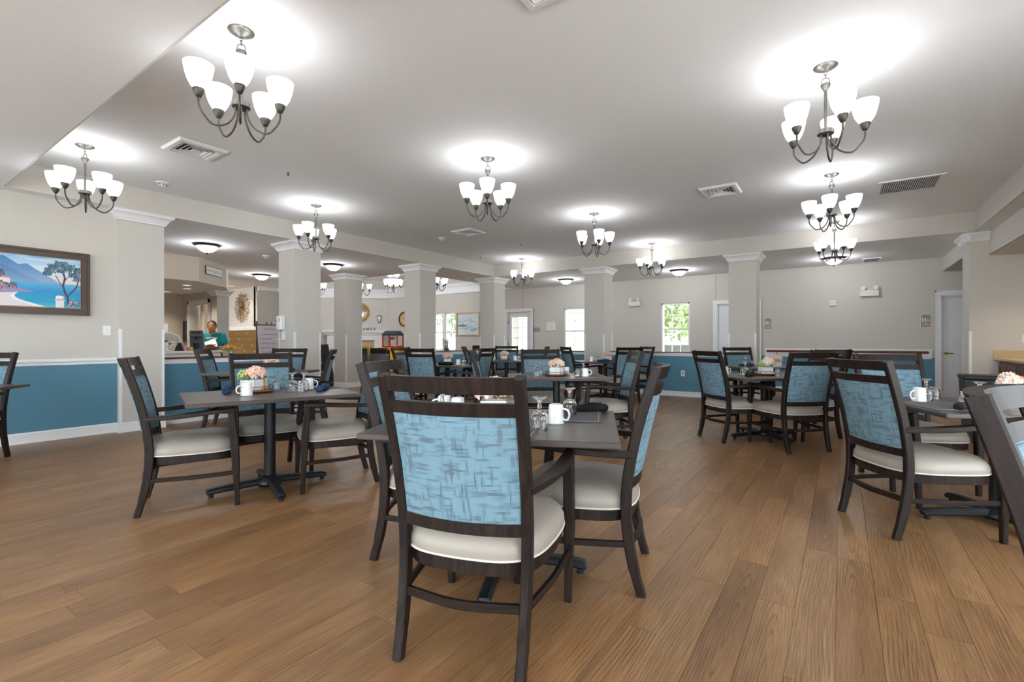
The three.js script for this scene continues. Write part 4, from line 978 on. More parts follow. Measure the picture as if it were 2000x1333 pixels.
// ───────── far wall fittings ─────────
function emergency(x, y, label) {
  const t = thing('emergency_light', label, 'emergency light', [x, y, ZF + 0.001], 0, 'twin-head emergency lights');
  obj('case', rbox(0.32, 0.13, 0.07, 0.01, 0, 0, 0.035), M.creamPlastic, t);
  for (const s of [-1, 1]) { const h = obj('lamp_head', [new THREE.CylinderGeometry(0.045, 0.036, 0.05, 18).rotateX(Math.PI / 2 - 0.35).translate(s * 0.105, 0.105, 0.05), cyl(0.01, 0.01, 0.03, s * 0.105, 0.07, 0.04, 8)], M.creamPlastic, t); obj('lens', new THREE.CylinderGeometry(0.038, 0.038, 0.004, 18).rotateX(Math.PI / 2 - 0.35).translate(s * 0.105, 0.097, 0.076), M.whitePlastic, h); }
}
emergency(-4.53, 2.12, 'cream twin-head emergency light between the sash windows'); emergency(0.48, 2.12, 'cream twin-head emergency light near the restroom sign');
{
  const t = thing('strobe_alarm', 'small cream wall alarm between the restroom signs', 'alarm', [-0.145, 1.94, ZF + 0.001]);
  obj('base', rbox(0.115, 0.105, 0.03, 0.006, 0, 0, 0.015), M.creamPlastic, t); obj('lens', rbox(0.09, 0.022, 0.02, 0.004, 0, 0.022, 0.034), M.whitePlastic, t);
}
const restTex = canvasTex(256, 416, (g, w, h) => {
  g.fillStyle = '#9c8f7d'; g.fillRect(0, 0, w, h); g.fillStyle = '#f4f2ec';
  const man = (x, dress) => { g.beginPath(); g.arc(x, 120, 14, 0, 7); g.fill(); if (dress) { g.beginPath(); g.moveTo(x - 14, 140); g.lineTo(x + 14, 140); g.lineTo(x + 32, 210); g.lineTo(x - 32, 210); g.fill(); g.fillRect(x - 14, 210, 11, 46); g.fillRect(x + 3, 210, 11, 46); } else { g.fillRect(x - 20, 138, 40, 62); g.fillRect(x - 17, 196, 14, 60); g.fillRect(x + 3, 196, 14, 60); } };
  man(46, false); man(118, true);
  g.beginPath(); g.arc(190, 150, 11, 0, 7); g.fill(); g.strokeStyle = '#f4f2ec'; g.lineWidth = 11; g.beginPath(); g.moveTo(188, 165); g.lineTo(190, 205); g.lineTo(216, 208); g.lineTo(232, 244); g.stroke(); g.lineWidth = 8; g.beginPath(); g.arc(193, 222, 32, 0.3, 4.3); g.stroke();
  g.font = 'bold 34px sans-serif'; g.textAlign = 'center'; g.fillText('GUEST', w / 2, 316); g.font = 'bold 33px sans-serif'; g.fillText('RESTROOMS', w / 2, 356);
  g.fillStyle = '#c9c0b0'; for (let i = 0; i < 12; i++) { g.beginPath(); g.arc(60 + i * 12, 382, 3, 0, 7); g.fill(); }
});
function restSign(x, label) {
  const t = thing('restroom_sign', label, 'sign', [x, 1.53, ZF + 0.001], 0, 'restroom signs');
  const s = new THREE.Shape(); s.moveTo(-0.08, -0.135); s.lineTo(0.08, -0.135); s.lineTo(0.08, 0.105); s.quadraticCurveTo(0, 0.16, -0.08, 0.105); s.closePath();
  obj('plaque', new THREE.ExtrudeGeometry(s, { depth: 0.008, bevelEnabled: false }), M.creamPlastic, t);
  const s2 = new THREE.Shape(); s2.moveTo(-0.072, -0.127); s2.lineTo(0.072, -0.127); s2.lineTo(0.072, 0.10); s2.quadraticCurveTo(0, 0.15, -0.072, 0.10); s2.closePath();
  const g = new THREE.ShapeGeometry(s2, 12).translate(0, 0, 0.0087), uv = g.attributes.uv, p = g.attributes.position;
  for (let i = 0; i < uv.count; i++) uv.setXY(i, (p.getX(i) + 0.072) / 0.144, (p.getY(i) + 0.127) / 0.254);
  obj('print', g, mat({ map: restTex, roughness: 0.5 }), t);
}
restSign(-1.38, 'taupe restroom sign beside the column hiding a door'); restSign(1.37, 'taupe restroom sign beside the door with brass lever');
{
  const t = thing('handrail', 'brown wooden handrail on a white board along the corridor wall', 'handrail', [0, 0, ZF + 0.006]);
  obj('backboard', bx(-1.45, 1.46, 0.775, 0.965, 0, 0.016), M.trim, t);
  obj('rail', new THREE.CapsuleGeometry(0.022, 2.78, 6, 12).rotateZ(Math.PI / 2).scale(1, 1.15, 1).translate(0, 0.905, 0.075), M.cap, t);
  for (const x of [-1.2, -0.4, 0.15, 0.9]) obj('bracket', [tube([[x, 0.84, 0.016], [x, 0.835, 0.06], [x, 0.885, 0.075]], 0.006, 10, 6), cyl(0.016, 0.016, 0.006, x, 0.84, 0.019, 10).rotateX(0)], M.brass, t);
}
function frameThing(name, label, cat, [x, y, z], turn, w, h, fw, fm, tex, depth = 0.025) {
  const t = thing(name, label, cat, [x, y, z], turn);
  obj('frame', [bx(-w / 2, w / 2, h / 2 - fw, h / 2, 0, depth), bx(-w / 2, w / 2, -h / 2, -h / 2 + fw, 0, depth), bx(-w / 2, -w / 2 + fw, -h / 2 + fw, h / 2 - fw, 0, depth), bx(w / 2 - fw, w / 2, -h / 2 + fw, h / 2 - fw, 0, depth)], fm, t);
  obj('print', new THREE.BoxGeometry(w - 2 * fw, h - 2 * fw, 0.006).translate(0, 0, depth * 0.4), mat({ map: tex, roughness: 0.55 }), t);
  return t;
}
frameThing('seascape_picture', 'pale abstract seascape in a light wood frame', 'picture', [-10.28, 1.70, ZF + 0.001], 0, 1.0, 0.78, 0.035, M.oak, canvasTex(512, 400, (g, w, h) => {
  const k = g.createLinearGradient(0, 0, 0, h); k.addColorStop(0, '#d9dee4'); k.addColorStop(0.5, '#cfd9e0'); k.addColorStop(1, '#e9ecea'); g.fillStyle = k; g.fillRect(0, 0, w, h);
  let s = 9; const q = () => { s = (s * 1103515245 + 12345) & 0x7fffffff; return s / 0x7fffffff; };
  for (let i = 0; i < 220; i++) { g.fillStyle = ['rgba(230,238,240,.35)', 'rgba(140,175,190,.18)', 'rgba(255,255,255,.4)', 'rgba(90,140,165,.14)'][q() * 4 | 0]; g.beginPath(); g.ellipse(q() * w, h * (0.3 + q() * 0.7), 20 + q() * 80, 3 + q() * 12, -0.1 * q(), 0, 7); g.fill(); }
  for (let i = 0; i < 24; i++) { g.fillStyle = 'rgba(48,92,124,.28)'; g.beginPath(); g.ellipse(w * (0.12 + q() * 0.26), h * (0.54 + q() * 0.05), 20 + q() * 60, 3 + q() * 7, 0, 0, 7); g.fill(); }
  for (let i = 0; i < 20; i++) { g.fillStyle = 'rgba(60,120,150,.18)'; g.beginPath(); g.ellipse(w * (0.6 + q() * 0.4), h * (0.7 + q() * 0.15), 20 + q() * 50, 3 + q() * 8, -0.4, 0, 7); g.fill(); }
}), 0.05);
frameThing('framed_notice', 'small white framed notice beside the garden door', 'notice', [-7.09, 1.565, ZF + 0.001], 0, 0.32, 0.26, 0.02, M.creamPlastic, canvasTex(256, 208, (g, w, h) => { g.fillStyle = '#f3f2ee'; g.fillRect(0, 0, w, h); g.fillStyle = '#c9c9c6'; for (let i = 0; i < 9; i++) g.fillRect(40, 36 + i * 16, 120 + (i * 37 % 60), 5); }));
frameThing('door_plaque', 'small taupe name plaque right of the garden door', 'plaque', [-7.60, 1.48, ZF + 0.001], 0, 0.19, 0.105, 0.014, M.nickelDark, canvasTex(128, 64, (g, w, h) => { g.fillStyle = '#b3aa9b'; g.fillRect(0, 0, w, h); g.strokeStyle = '#8b8275'; g.strokeRect(44, 22, 40, 20); }), 0.012);
{
  const t = thing('power_outlet', 'white wall outlet with two red sockets on the blue half wall', 'outlet', [-2.66, 0.47, -10.0095]);
  obj('plate', rbox(0.072, 0.115, 0.006, 0.002, 0, 0, 0.003), M.whitePlastic, t);
  for (const y of [-0.02, 0.02]) obj('socket', rbox(0.028, 0.026, 0.004, 0.002, 0, y, 0.0065), mat({ color: 0x7a1f22, roughness: 0.5 }), t);
}
// ───────── serving counter on the right ─────────
{
  const t = thing('serving_cabinet', 'reddish brown base cabinet with panel doors in the serving alcove', 'cabinet', [1.90, 0, -9.88]);
  obj('body', [bx(0.02, 0.68, 0.10, 0.845, 0.02, 3.6), bx(0.08, 0.68, 0.0, 0.10, 0.02, 3.6)], M.cabinet, t);
  for (let k = 0; k < 8; k++) {
    const z0 = 0.06 + k * 0.44; const d = obj('door', wallGeo('x', 0.0, 0.02, z0, z0 + 0.41, 0.13, 0.80, [[z0 + 0.06, z0 + 0.35, 0.19, 0.74]]), M.cabinet, t);
    obj('panel', bx(0.010, 0.02, 0.19, 0.74, z0 + 0.06, z0 + 0.35), M.cabinet, d); obj('knob', ball(0.012, -0.012, 0.70, z0 + (k % 2 ? 0.04 : 0.37), 8), M.nickelDark, d);
  }
  const w = thing('countertop', 'tan laminate worktop with backsplash in the serving alcove', 'countertop', [1.90, 0.845, -9.88]);
  obj('slab', rbox(0.72, 0.035, 3.62, 0.01, 0.32, 0.0185, 1.80), M.counter, w);
  obj('backsplash', bx(-0.04, 0.68, 0.036, 0.145, -0.015, 0.004), M.counter, w);
}
{
  const t = thing('wall_outlet', 'white outlet plate on the serving alcove wall', 'outlet', [2.20, 1.16, -9.899]);
  obj('plate', rbox(0.075, 0.12, 0.006, 0.002, 0, 0, 0.003), M.whitePlastic, t); for (const y of [-0.022, 0.022]) obj('socket', rbox(0.03, 0.026, 0.004, 0.002, 0, y, 0.0065), M.creamPlastic, t);
}
{ // black bin beyond the serving table
  const t = thing('waste_bin', 'black square bin standing before the serving counter', 'bin', [1.30, 0, -7.4]);
  obj('body', flat(new THREE.CylinderGeometry(0.24, 0.20, 0.70, 4, 1).rotateY(Math.PI / 4).translate(0, 0.35, 0)), M.blackPlastic, t); obj('lid', rbox(0.36, 0.05, 0.36, 0.015, 0, 0.725, 0), M.blackPlastic, t);
}
// ───────── reception ─────────
{
  const t = thing('reception_counter', 'white reception counter with brown edge below the bulkhead', 'counter', [0, 0, 0]);
  const top = (y0, y1, g) => { const s = new THREE.Shape([[-10.72 - g, 2.32], [-10.22 + g, 2.32], [-10.26 + g, 4.22], [-10.75 + g, 4.80 + g], [-11.05 - g, 4.55 + g], [-10.72 - g, 4.15]].map(([x, z]) => new THREE.Vector2(x, z))); return flat(new THREE.ExtrudeGeometry(s, { depth: y1 - y0, bevelEnabled: false }).rotateX(-Math.PI / 2).translate(0, y0, 0)); };
  obj('body', top(0, 0.90, 0), M.trim, t); obj('worktop', top(0.90, 0.94, 0.03), M.trim, t);
}
const CT = 0.9405;
{
  const t = thing('scalloped_mirror', 'cream scalloped tabletop mirror on the reception counter', 'mirror', [-10.55, CT, -3.74], 62 * D2R);
  const sc = (k) => { const s = new THREE.Shape(); for (let i = 0; i <= 120; i++) { const a = i / 120 * 6.28318, r = 1 + 0.035 * Math.cos(a * 10); const x = Math.cos(a) * 0.235 * k * r, y = Math.sin(a) * 0.15 * k * r; i ? s.lineTo(x, y) : s.moveTo(x, y); } return s; };
  obj('frame', new THREE.ExtrudeGeometry(sc(1), { depth: 0.02, bevelEnabled: true, bevelSize: 0.008, bevelThickness: 0.006, bevelSegments: 2 }).rotateX(-0.12).translate(0, 0.20, -0.02), M.cream, t);
  obj('glass', new THREE.ExtrudeGeometry(sc(0.9), { depth: 0.004, bevelEnabled: false }).rotateX(-0.12).translate(0, 0.20, 0.008), M.mirror, t);
  obj('foot', [lathe([[0, 0], [0.09, 0], [0.085, 0.012], [0.03, 0.025], [0.018, 0.06], [0, 0.06]], 20), box(0.03, 0.05, 0.02, 0, 0.06, -0.01)], M.cream, t);
  obj('taped_note', [box(0.075, 0.03, 0.002, 0.12, 0.16, 0.022).rotateZ(0.05), box(0.06, 0.026, 0.002, 0.115, 0.12, 0.026)], M.whitePlastic, t);
}
{
  const t = thing('candle_holder', 'white turned candle holder with brown candle on reception counter', 'candle holder', [-10.32, CT, -3.66]);
  obj('stand', lathe([[0, 0], [0.055, 0], [0.05, 0.015], [0.022, 0.03], [0.026, 0.06], [0.015, 0.08], [0.028, 0.105], [0.028, 0.13], [0.02, 0.15], [0.024, 0.165], [0, 0.168]], 18), M.whitePlastic, t); obj('candle', cyl(0.022, 0.022, 0.035, 0, 0.187, 0, 14), M.tray, t);
}
{
  const t = thing('desk_speaker', 'small black wedge stand on the reception counter', 'stand', [-10.33, CT, -3.88], 60 * D2R);
  obj('body', flat(new THREE.CylinderGeometry(0.05, 0.10, 0.12, 4).rotateY(Math.PI / 4).translate(0, 0.06, 0)), M.blackPlastic, t); obj('head', rbox(0.06, 0.035, 0.03, 0.006, 0, 0.135, 0), M.blackPlastic, t);
}
{
  const t = thing('drink_machine', 'grey and black beverage machine on the reception counter', 'coffee machine', [-10.55, CT, -4.26], 66 * D2R);
  obj('body', [rbox(0.22, 0.13, 0.30, 0.02, 0, 0.335, 0), bx(-0.11, 0.11, 0, 0.30, -0.15, -0.02), bx(-0.11, 0.11, 0, 0.03, -0.15, 0.15)], M.greyPlastic, t); obj('spout', cyl(0.02, 0.015, 0.05, 0, 0.25, 0.07, 10), M.blackPlastic, t); obj('carafe', [cyl(0.05, 0.055, 0.12, 0, 0.09, 0.07, 16)], M.blackPlastic, t); obj('panel', rbox(0.15, 0.05, 0.006, 0.003, 0, 0.36, 0.151), M.blackPlastic, t);
}
{
  const t = thing('snack_basket', 'wicker basket of brown snack packs on the reception counter', 'basket', [-10.80, CT, -4.62], 40 * D2R);
  obj('basket', [lathe([[0, 0], [0.13, 0], [0.155, 0.07], [0.16, 0.075], [0.15, 0.075], [0.125, 0.008], [0, 0.008]], 22)], M.tray, t);
  for (let k = 0; k < 9; k++) obj('snack_pack', rbox(0.07, 0.018, 0.09, 0.008, rr(-0.07, 0.07), 0.075 + 0.012 * (k % 4), rr(-0.07, 0.07)).rotateY(0), k % 3 ? M.trayDark : M.cabinet, t);
}
{
  const t = thing('greeting_cards', 'bright pink and lime card rack on the reception counter', 'cards', [-10.34, CT, -4.06], 60 * D2R);
  obj('card', box(0.05, 0.07, 0.004, -0.03, 0.035, 0).rotateX(-0.15), mat({ color: 0xd95a86, roughness: 0.6 }), t); obj('card', box(0.05, 0.075, 0.004, 0.025, 0.037, 0.004).rotateX(-0.15), mat({ color: 0xa8c83a, roughness: 0.6 }), t);
}
{ // white box on the office wall
  const t = thing('wall_organizer', 'white wall file holder on the tan office wall', 'file holder', [-13.599, 1.25, -4.55], Math.PI / 2);
  obj('box', bx(-0.28, 0.28, 0.0, 0.30, 0.002, 0.08), M.whitePlastic, t); obj('notch', bx(-0.02, 0.04, 0.16, 0.302, 0.078, 0.082), M.tray, t);
}
{
  const t = thing('wall_monitor', 'dark grey panel hung on the office wall by the doorway', 'panel', [-13.45, 1.13, -5.199]);
  obj('case', rbox(0.16, 0.52, 0.04, 0.008, -0.02, 0.24, 0.02), M.greyPlastic, t); obj('screen', bx(-0.085, 0.045, 0.03, 0.47, 0.0395, 0.042), M.slate, t);
}
{ // half-open glazed door in the office doorway
  const t = structGroup('door_4', 'cream half-glazed door standing open in the office doorway', 'door', [-13.2, 0, -5.42], -20 * D2R);
  obj('leaf', wallGeo('z', -0.04, 0, 0, 0.92, 0.01, 2.0, [[0.12, 0.42, 1.45, 1.86], [0.48, 0.80, 1.45, 1.86], [0.12, 0.42, 1.0, 1.40], [0.48, 0.80, 1.0, 1.40]]), M.cream, t);
  for (const [a, b, c, d] of [[0.12, 0.42, 1.45, 1.86], [0.48, 0.80, 1.45, 1.86], [0.12, 0.42, 1.0, 1.40], [0.48, 0.80, 1.0, 1.40]]) obj('pane', bx(a, b, c, d, -0.022, -0.018), M.pane, t);
  for (const y of [0.3, 1.0, 1.75]) obj('hinge', bx(-0.02, 0.01, y - 0.05, y + 0.05, -0.02, 0.01), M.brass, t);
}
const scriptTex = canvasTex(512, 160, (g, w, h) => { g.fillStyle = '#e4e6df'; g.fillRect(0, 0, w, h); g.fillStyle = '#7d8078'; g.font = 'italic 62px serif'; g.textAlign = 'center'; g.fillText('Live Laugh Love', w / 2, 100); });
{
  const t = thing('word_sign', 'pale word sign with script lettering on the bulkhead', 'sign', [-10.61, 2.55, -4.585], Math.atan2(0.755, -0.655));
  obj('board', rbox(0.66, 0.17, 0.03, 0.004, 0, 0, 0.016), M.blackPlastic, t); obj('print', new THREE.BoxGeometry(0.635, 0.15, 0.004).translate(0, 0, 0.032), mat({ map: scriptTex, roughness: 0.7 }), t);
}
{ // potted yellow flowers on the half wall side
  const t = thing('yellow_flowers', 'yellow cut flowers in a small glass on the half wall cap', 'flowers', [-7.57, 0.906, -3.52]);
  obj('vase', lathe([[0, 0], [0.03, 0], [0.036, 0.04], [0.03, 0.085], [0.028, 0.085], [0.033, 0.04], [0.026, 0.004], [0, 0.004]], 16), M.glass, t);
  for (let k = 0; k < 16; k++) {
    const a = k * 2.4, r = 0.03 + 0.007 * k, x = Math.cos(a) * r * 0.6, z = Math.sin(a) * r * 1.15, y = 0.135 - 0.25 * r + 0.014 * Math.sin(k * 1.7), pet = [];
    for (let j = 0; j < 6; j++) pet.push(new THREE.SphereGeometry(0.013, 6, 4).scale(1.5, 0.45, 0.8).translate(0.014, 0.004, 0).rotateZ(0.3).rotateY(j * 1.047));
    obj('blossom', merge(pet).translate(x, y, z), M.yellow, t); obj('stem', tube([[0, 0.01, 0], [x * 0.35, 0.08, z * 0.35], [x, y, z]], 0.002, 6, 5), M.leaf, t);
  }
}
{ // round metal wall art
  const t = thing('wall_art', 'round starburst wall art of bronze metal stems', 'wall art', [-15.15, 2.16, -7.399]);
  obj('hub', new THREE.CylinderGeometry(0.035, 0.035, 0.03, 14).rotateX(Math.PI / 2).translate(0, 0, 0.025), M.trayDark, t);
  for (let k = 0; k < 44; k++) { const a = k / 44 * 6.2832, L = 0.36 + 0.12 * (k * 7 % 5) / 5; obj('stem', [tube([[0.02 * Math.cos(a), 0.02 * Math.sin(a), 0.025], [L * 0.5 * Math.cos(a + 0.04), L * 0.5 * Math.sin(a + 0.04), 0.045], [L * Math.cos(a), L * Math.sin(a), 0.03]], 0.006, 8, 5), new THREE.SphereGeometry(0.022, 8, 6).scale(1, 1, 0.4).translate(L * Math.cos(a), L * Math.sin(a), 0.03)], k % 3 ? M.trayDark : M.gold, t); }
}
{ // mailbox bank
  const t = thing('mailbox_cabinet', 'bronze mailbox cabinet with numbered doors set in the wall', 'mailboxes', [-15.2, 0.55, -7.399]);
  obj('surround', [bx(-0.95, 0.95, 0.91, 1.0, 0, 0.05), bx(-1.0, 1.0, 0.985, 1.01, 0, 0.07)], M.trim, t); obj('case', bx(-0.93, 0.93, 0, 0.91, 0, 0.03), M.mailDark, t);
  for (let i = 0; i < 12; i++) for (let j = 0; j < 5; j++) { const d = obj('mail_door', bx(-0.92 + i * 0.1535, -0.92 + i * 0.1535 + 0.148, 0.01 + j * 0.18, 0.01 + j * 0.18 + 0.172, 0.03, 0.042), M.mail, t); if ((i * 7 + j * 3) % 4 === 0) obj('lock', bx(-0.92 + i * 0.1535 + 0.06, -0.92 + i * 0.1535 + 0.085, 0.08 + j * 0.18, 0.11 + j * 0.18, 0.042, 0.046), M.whitePlastic, d); }
}
{
  const t = thing('room_plate', 'small black number plate beside the mailbox cabinet', 'plaque', [-14.33, 1.62, -7.399]); obj('plate', bx(-0.12, 0.06, 0, 0.1, 0, 0.008), M.blackPlastic, t); obj('print', bx(-0.08, 0.02, 0.03, 0.07, 0.008, 0.009), M.greyPlastic, t);
}
const boardTex = canvasTex(256, 512, (g, w, h) => {
  g.fillStyle = '#c9c3c9'; g.fillRect(0, 0, w, h); g.fillStyle = '#6b4a5e'; g.font = 'italic 30px sans-serif'; g.fillText('Activities', 60, 50); g.fillStyle = '#3b3f55'; g.font = 'italic 25px sans-serif';
  ['1. Coffee social', '2. Exercise', '3. Bible Study', '4. Lunch time', '   entertainment', '5. Crossword', '6. Bingo', '7. Movie', '   tonight'].forEach((s, i) => g.fillText(s, 18, 104 + i * 46));
});
{ // whiteboard easel
  const t = thing('whiteboard_easel', 'handwritten whiteboard leaning on an easel in the lobby', 'whiteboard', [-11.45, 0.0, -6.32], 80 * D2R);
  const a = -0.2, tilt = (g) => g.rotateX(a).translate(0, 0.30, 0);
  obj('board', new THREE.BoxGeometry(0.62, 1.25, 0.012).translate(0, 0.62, 0).rotateX(a).translate(0, 0.3, 0), mat({ map: boardTex, roughness: 0.4 }), t);
  obj('frame', [box(0.64, 0.02, 0.025, 0, 1.25, 0), box(0.64, 0.02, 0.025, 0, 0, 0), box(0.02, 1.25, 0.025, -0.315, 0.62, 0), box(0.02, 1.25, 0.025, 0.315, 0.62, 0)].map(tilt), M.trayDark, t);
  for (const s of [-1, 1]) obj('leg', tube([[s * 0.28, 0, 0.14], [s * 0.22, 0.3, 0.0], [s * 0.05, 1.6, -0.30]], 0.012, 10, 6), M.trayDark, t);
  obj('leg', tube([[0, 0, -0.65], [0, 1.5, -0.30]], 0.012, 8, 6), M.trayDark, t);
}
{ // chalkboard A stand
  const t = thing('chalkboard_stand', 'folding chalkboard stand with white lettering next to the lobby column', 'chalkboard', [-10.75, 0, -7.05], 96 * D2R);
  const tex = canvasTex(256, 512, (g, w, h) => { g.fillStyle = '#20242a'; g.fillRect(0, 0, w, h); g.fillStyle = '#e6e8ea'; g.font = '38px serif'; ['Today', 'Soup', 'Salad', 'Roast', 'Rice', 'Beans', 'Pie', 'Tea'].forEach((s, i) => g.fillText(s, 40, 70 + i * 56)); });
  const leaf = (s) => [new THREE.BoxGeometry(0.6, 1.05, 0.012).translate(0, 0.52, 0).rotateX(s * 0.26).translate(0, 0.03, -s * 0.29)];
  obj('panel', leaf(-1), mat({ map: tex, roughness: 0.8 }), t); obj('panel', leaf(1), mat({ map: tex, roughness: 0.8 }), t);
  for (const s of [-1, 1]) for (const x of [-0.31, 0.31]) obj('stile', box(0.03, 1.09, 0.022, x, 0.545, 0).rotateX(s * 0.26).translate(0, 0.0, -s * 0.285), M.oak, t);
}
// ───────── lobby ─────────
const FW = [-15.55, 0, -11.1], DG = Math.PI / 4;         // diagonal wall, local x along it
const onDiag = (x, y, z = 0) => [FW[0] + (x + z) * Math.SQRT1_2, y, FW[2] + (z - x) * Math.SQRT1_2];
{
  const t = thing('fireplace', 'white mantel fireplace with brass-edged black firebox', 'fireplace', onDiag(0.62, 0, 0.004), DG);
  obj('surround', wallGeo('z', 0, 0.34, -0.98, 0.98, 0, 1.36, [[-0.70, 0.70, 0, 1.16]]), M.trim, t);
  obj('mantel_shelf', [bx(-1.06, 1.06, 1.36, 1.42, 0, 0.38), bx(-1.10, 1.10, 1.42, 1.47, 0, 0.42), bx(-1.14, 1.14, 1.47, 1.52, 0, 0.45)], M.trim, t);
  obj('facing', wallGeo('z', 0.21, 0.25, -0.70, 0.70, 0, 1.16, [[-0.48, 0.48, 0.02, 0.90]]), M.counter, t);
  obj('firebox', [bx(-0.50, 0.50, 0.0, 0.92, 0, 0.02), bx(-0.50, -0.48, 0.0, 0.92, 0.02, 0.21), bx(0.48, 0.50, 0.0, 0.92, 0.02, 0.21), bx(-0.48, 0.48, 0.90, 0.92, 0.02, 0.21), bx(-0.48, 0.48, 0.0, 0.02, 0.02, 0.21)], M.greyPlastic, t); obj('brass_trim', wallGeo('z', 0.25, 0.27, -0.5, 0.5, 0, 0.93, [[-0.44, 0.44, 0.0, 0.86]]), M.brass, t);
  for (let k = 0; k < 5; k++) obj('louver', box(0.84, 0.012, 0.03, 0, 0.78 + k * 0.018, 0.23), M.blackPlastic, t);
  for (const s of [-1, 1]) obj('pilaster', bx(s * 0.98, s * 0.80, 0, 1.30, 0.34, 0.36), M.trim, t);
}
{
  const t = thing('sunburst_mirror', 'round mirror with golden sunburst frame over the fireplace', 'mirror', onDiag(0.77, 2.20, 0.003), DG);
  obj('glass', new THREE.CylinderGeometry(0.25, 0.25, 0.012, 40).rotateX(Math.PI / 2).translate(0, 0, 0.02), M.mirror, t); obj('ring', [torus(0.265, 0.022, 10, 48).translate(0, 0, 0.02)], M.gold, t);
  for (let k = 0; k < 60; k++) { const a = k / 60 * 6.2832, L = k % 2 ? 0.42 : 0.385; obj('ray', new THREE.ConeGeometry(0.016, L - 0.27, 4).translate(0, 0.27 + (L - 0.27) / 2, 0).rotateZ(a).translate(0, 0, 0.018), M.gold, t); }
}
{
  const t = thing('wall_sconce', 'tapered black wall sconce with white insert', 'sconce', onDiag(1.47, 1.82, 0.003), DG);
  const k = (a, b, h, d0, d1) => { const s = new THREE.Shape([[-a, 0], [a, 0], [b, h], [-b, h]].map(([x, y]) => new THREE.Vector2(x, y))); return new THREE.ExtrudeGeometry(s, { depth: d1 - d0, bevelEnabled: false }).translate(0, 0, d0); };
  obj('frame', k(0.035, 0.085, 0.28, 0, 0.05), M.blackPlastic, t); obj('insert', k(0.018, 0.06, 0.22, 0.05, 0.055).translate(0, 0.03, 0), M.whitePlastic, t);
}
const font = await new FontLoader().loadAsync('fonts/droid/droid_serif_bold.typeface.json');
{
  const t = thing('mantel_letters', 'dark block letters spelling a word on the mantel shelf', 'letters', onDiag(0.80, 1.525, 0.30), DG);
  let x = 0; for (const c of 'FAMILY') { const g = new TextGeometry(c, { font, size: 0.095, depth: 0.03, curveSegments: 3, bevelEnabled: false }); g.computeBoundingBox(); const w = g.boundingBox.max.x; obj('letter', g.translate(x, 0, 0), M.slate, t); x += w + 0.012; }
}
{
  const t = thing('wall_clock', 'round cream-faced wall clock with dark rim', 'clock', [-13.36, 1.94, ZF + 0.001]);
  const tex = canvasTex(256, 256, (g, w, h) => { g.fillStyle = '#d9bf85'; g.fillRect(0, 0, w, h); g.fillStyle = '#332a1e'; g.font = 'bold 30px serif'; g.textAlign = 'center'; g.textBaseline = 'middle'; ['XII', 'I', 'II', 'III', 'IV', 'V', 'VI', 'VII', 'VIII', 'IX', 'X', 'XI'].forEach((s, i) => g.fillText(s, 128 + 96 * Math.sin(i * Math.PI / 6), 128 - 96 * Math.cos(i * Math.PI / 6))); });
  obj('rim', torus(0.25, 0.028, 10, 40).translate(0, 0, 0.03), M.trayDark, t); obj('face', new THREE.CircleGeometry(0.245, 40).translate(0, 0, 0.02), mat({ map: tex, roughness: 0.6 }), t); obj('back', new THREE.CylinderGeometry(0.25, 0.25, 0.018, 40).rotateX(Math.PI / 2).translate(0, 0, 0.009), M.trayDark, t);
  obj('hand', [box(0.012, 0.12, 0.004, 0, 0.05, 0.026).rotateZ(0.9)], M.blackPlastic, t); obj('hand', [box(0.009, 0.19, 0.004, 0, 0.08, 0.03).rotateZ(-2.4)], M.blackPlastic, t);
}
{ // popcorn cart
  const t = thing('popcorn_machine', 'red popcorn machine with glass cabinet and dark roof', 'popcorn machine', [-13.14, 0.90, -11.6], 20 * D2R);
  const R = M.red; obj('base', bx(-0.30, 0.30, 0, 0.06, -0.24, 0.24), R, t);
  for (const [x, z] of [[-0.28, -0.22], [0.28, -0.22], [-0.28, 0.22], [0.28, 0.22]]) obj('corner_post', box(0.035, 0.36, 0.035, x, 0.24, z), R, t);
  obj('door_bar', box(0.04, 0.36, 0.02, 0, 0.24, 0.225), R, t);
  for (const [g] of [[bx(-0.27, 0.27, 0.06, 0.42, 0.222, 0.226)], [bx(-0.27, 0.27, 0.06, 0.42, -0.226, -0.222)], [bx(0.276, 0.28, 0.06, 0.42, -0.21, 0.21)], [bx(-0.28, -0.276, 0.06, 0.42, -0.21, 0.21)]]) obj('pane', g, M.pane, t);
  obj('roof', [bx(-0.30, 0.30, 0.42, 0.47, -0.24, 0.24), flat(new THREE.CylinderGeometry(0.30, 0.42, 0.12, 4).rotateY(Math.PI / 4).scale(1.0, 1, 0.8).translate(0, 0.53, 0))], M.slate, t); obj('kettle', [cyl(0.09, 0.1, 0.09, -0.05, 0.32, 0, 16), box(0.16, 0.015, 0.015, 0.05, 0.38, 0)], M.nickel, t); obj('popcorn', ball(0.12, 0.05, 0.07, 0, 12).scale(1.6, 0.6, 1.2), M.cream, t);
}
{
  const t = thing('popcorn_cart', 'yellow cart with black panels under the popcorn machine', 'cart', [-13.14, 0, -11.6], 20 * D2R);
  obj('top', bx(-0.42, 0.42, 0.86, 0.90, -0.30, 0.30), M.yellow, t); obj('body', bx(-0.34, 0.34, 0.22, 0.86, -0.25, 0.25), M.yellow, t); obj('door', bx(-0.30, 0.02, 0.28, 0.82, 0.25, 0.256), M.blackPlastic, t);
  for (const x of [-0.3, 0.3]) obj('wheel', new THREE.CylinderGeometry(0.16, 0.16, 0.03, 20).rotateX(Math.PI / 2).translate(x, 0.16, 0.28), M.blackPlastic, t); obj('leg', [bx(-0.33, -0.27, 0, 0.24, -0.24, -0.18), bx(0.27, 0.33, 0, 0.24, -0.24, -0.18)], M.red, t);
}
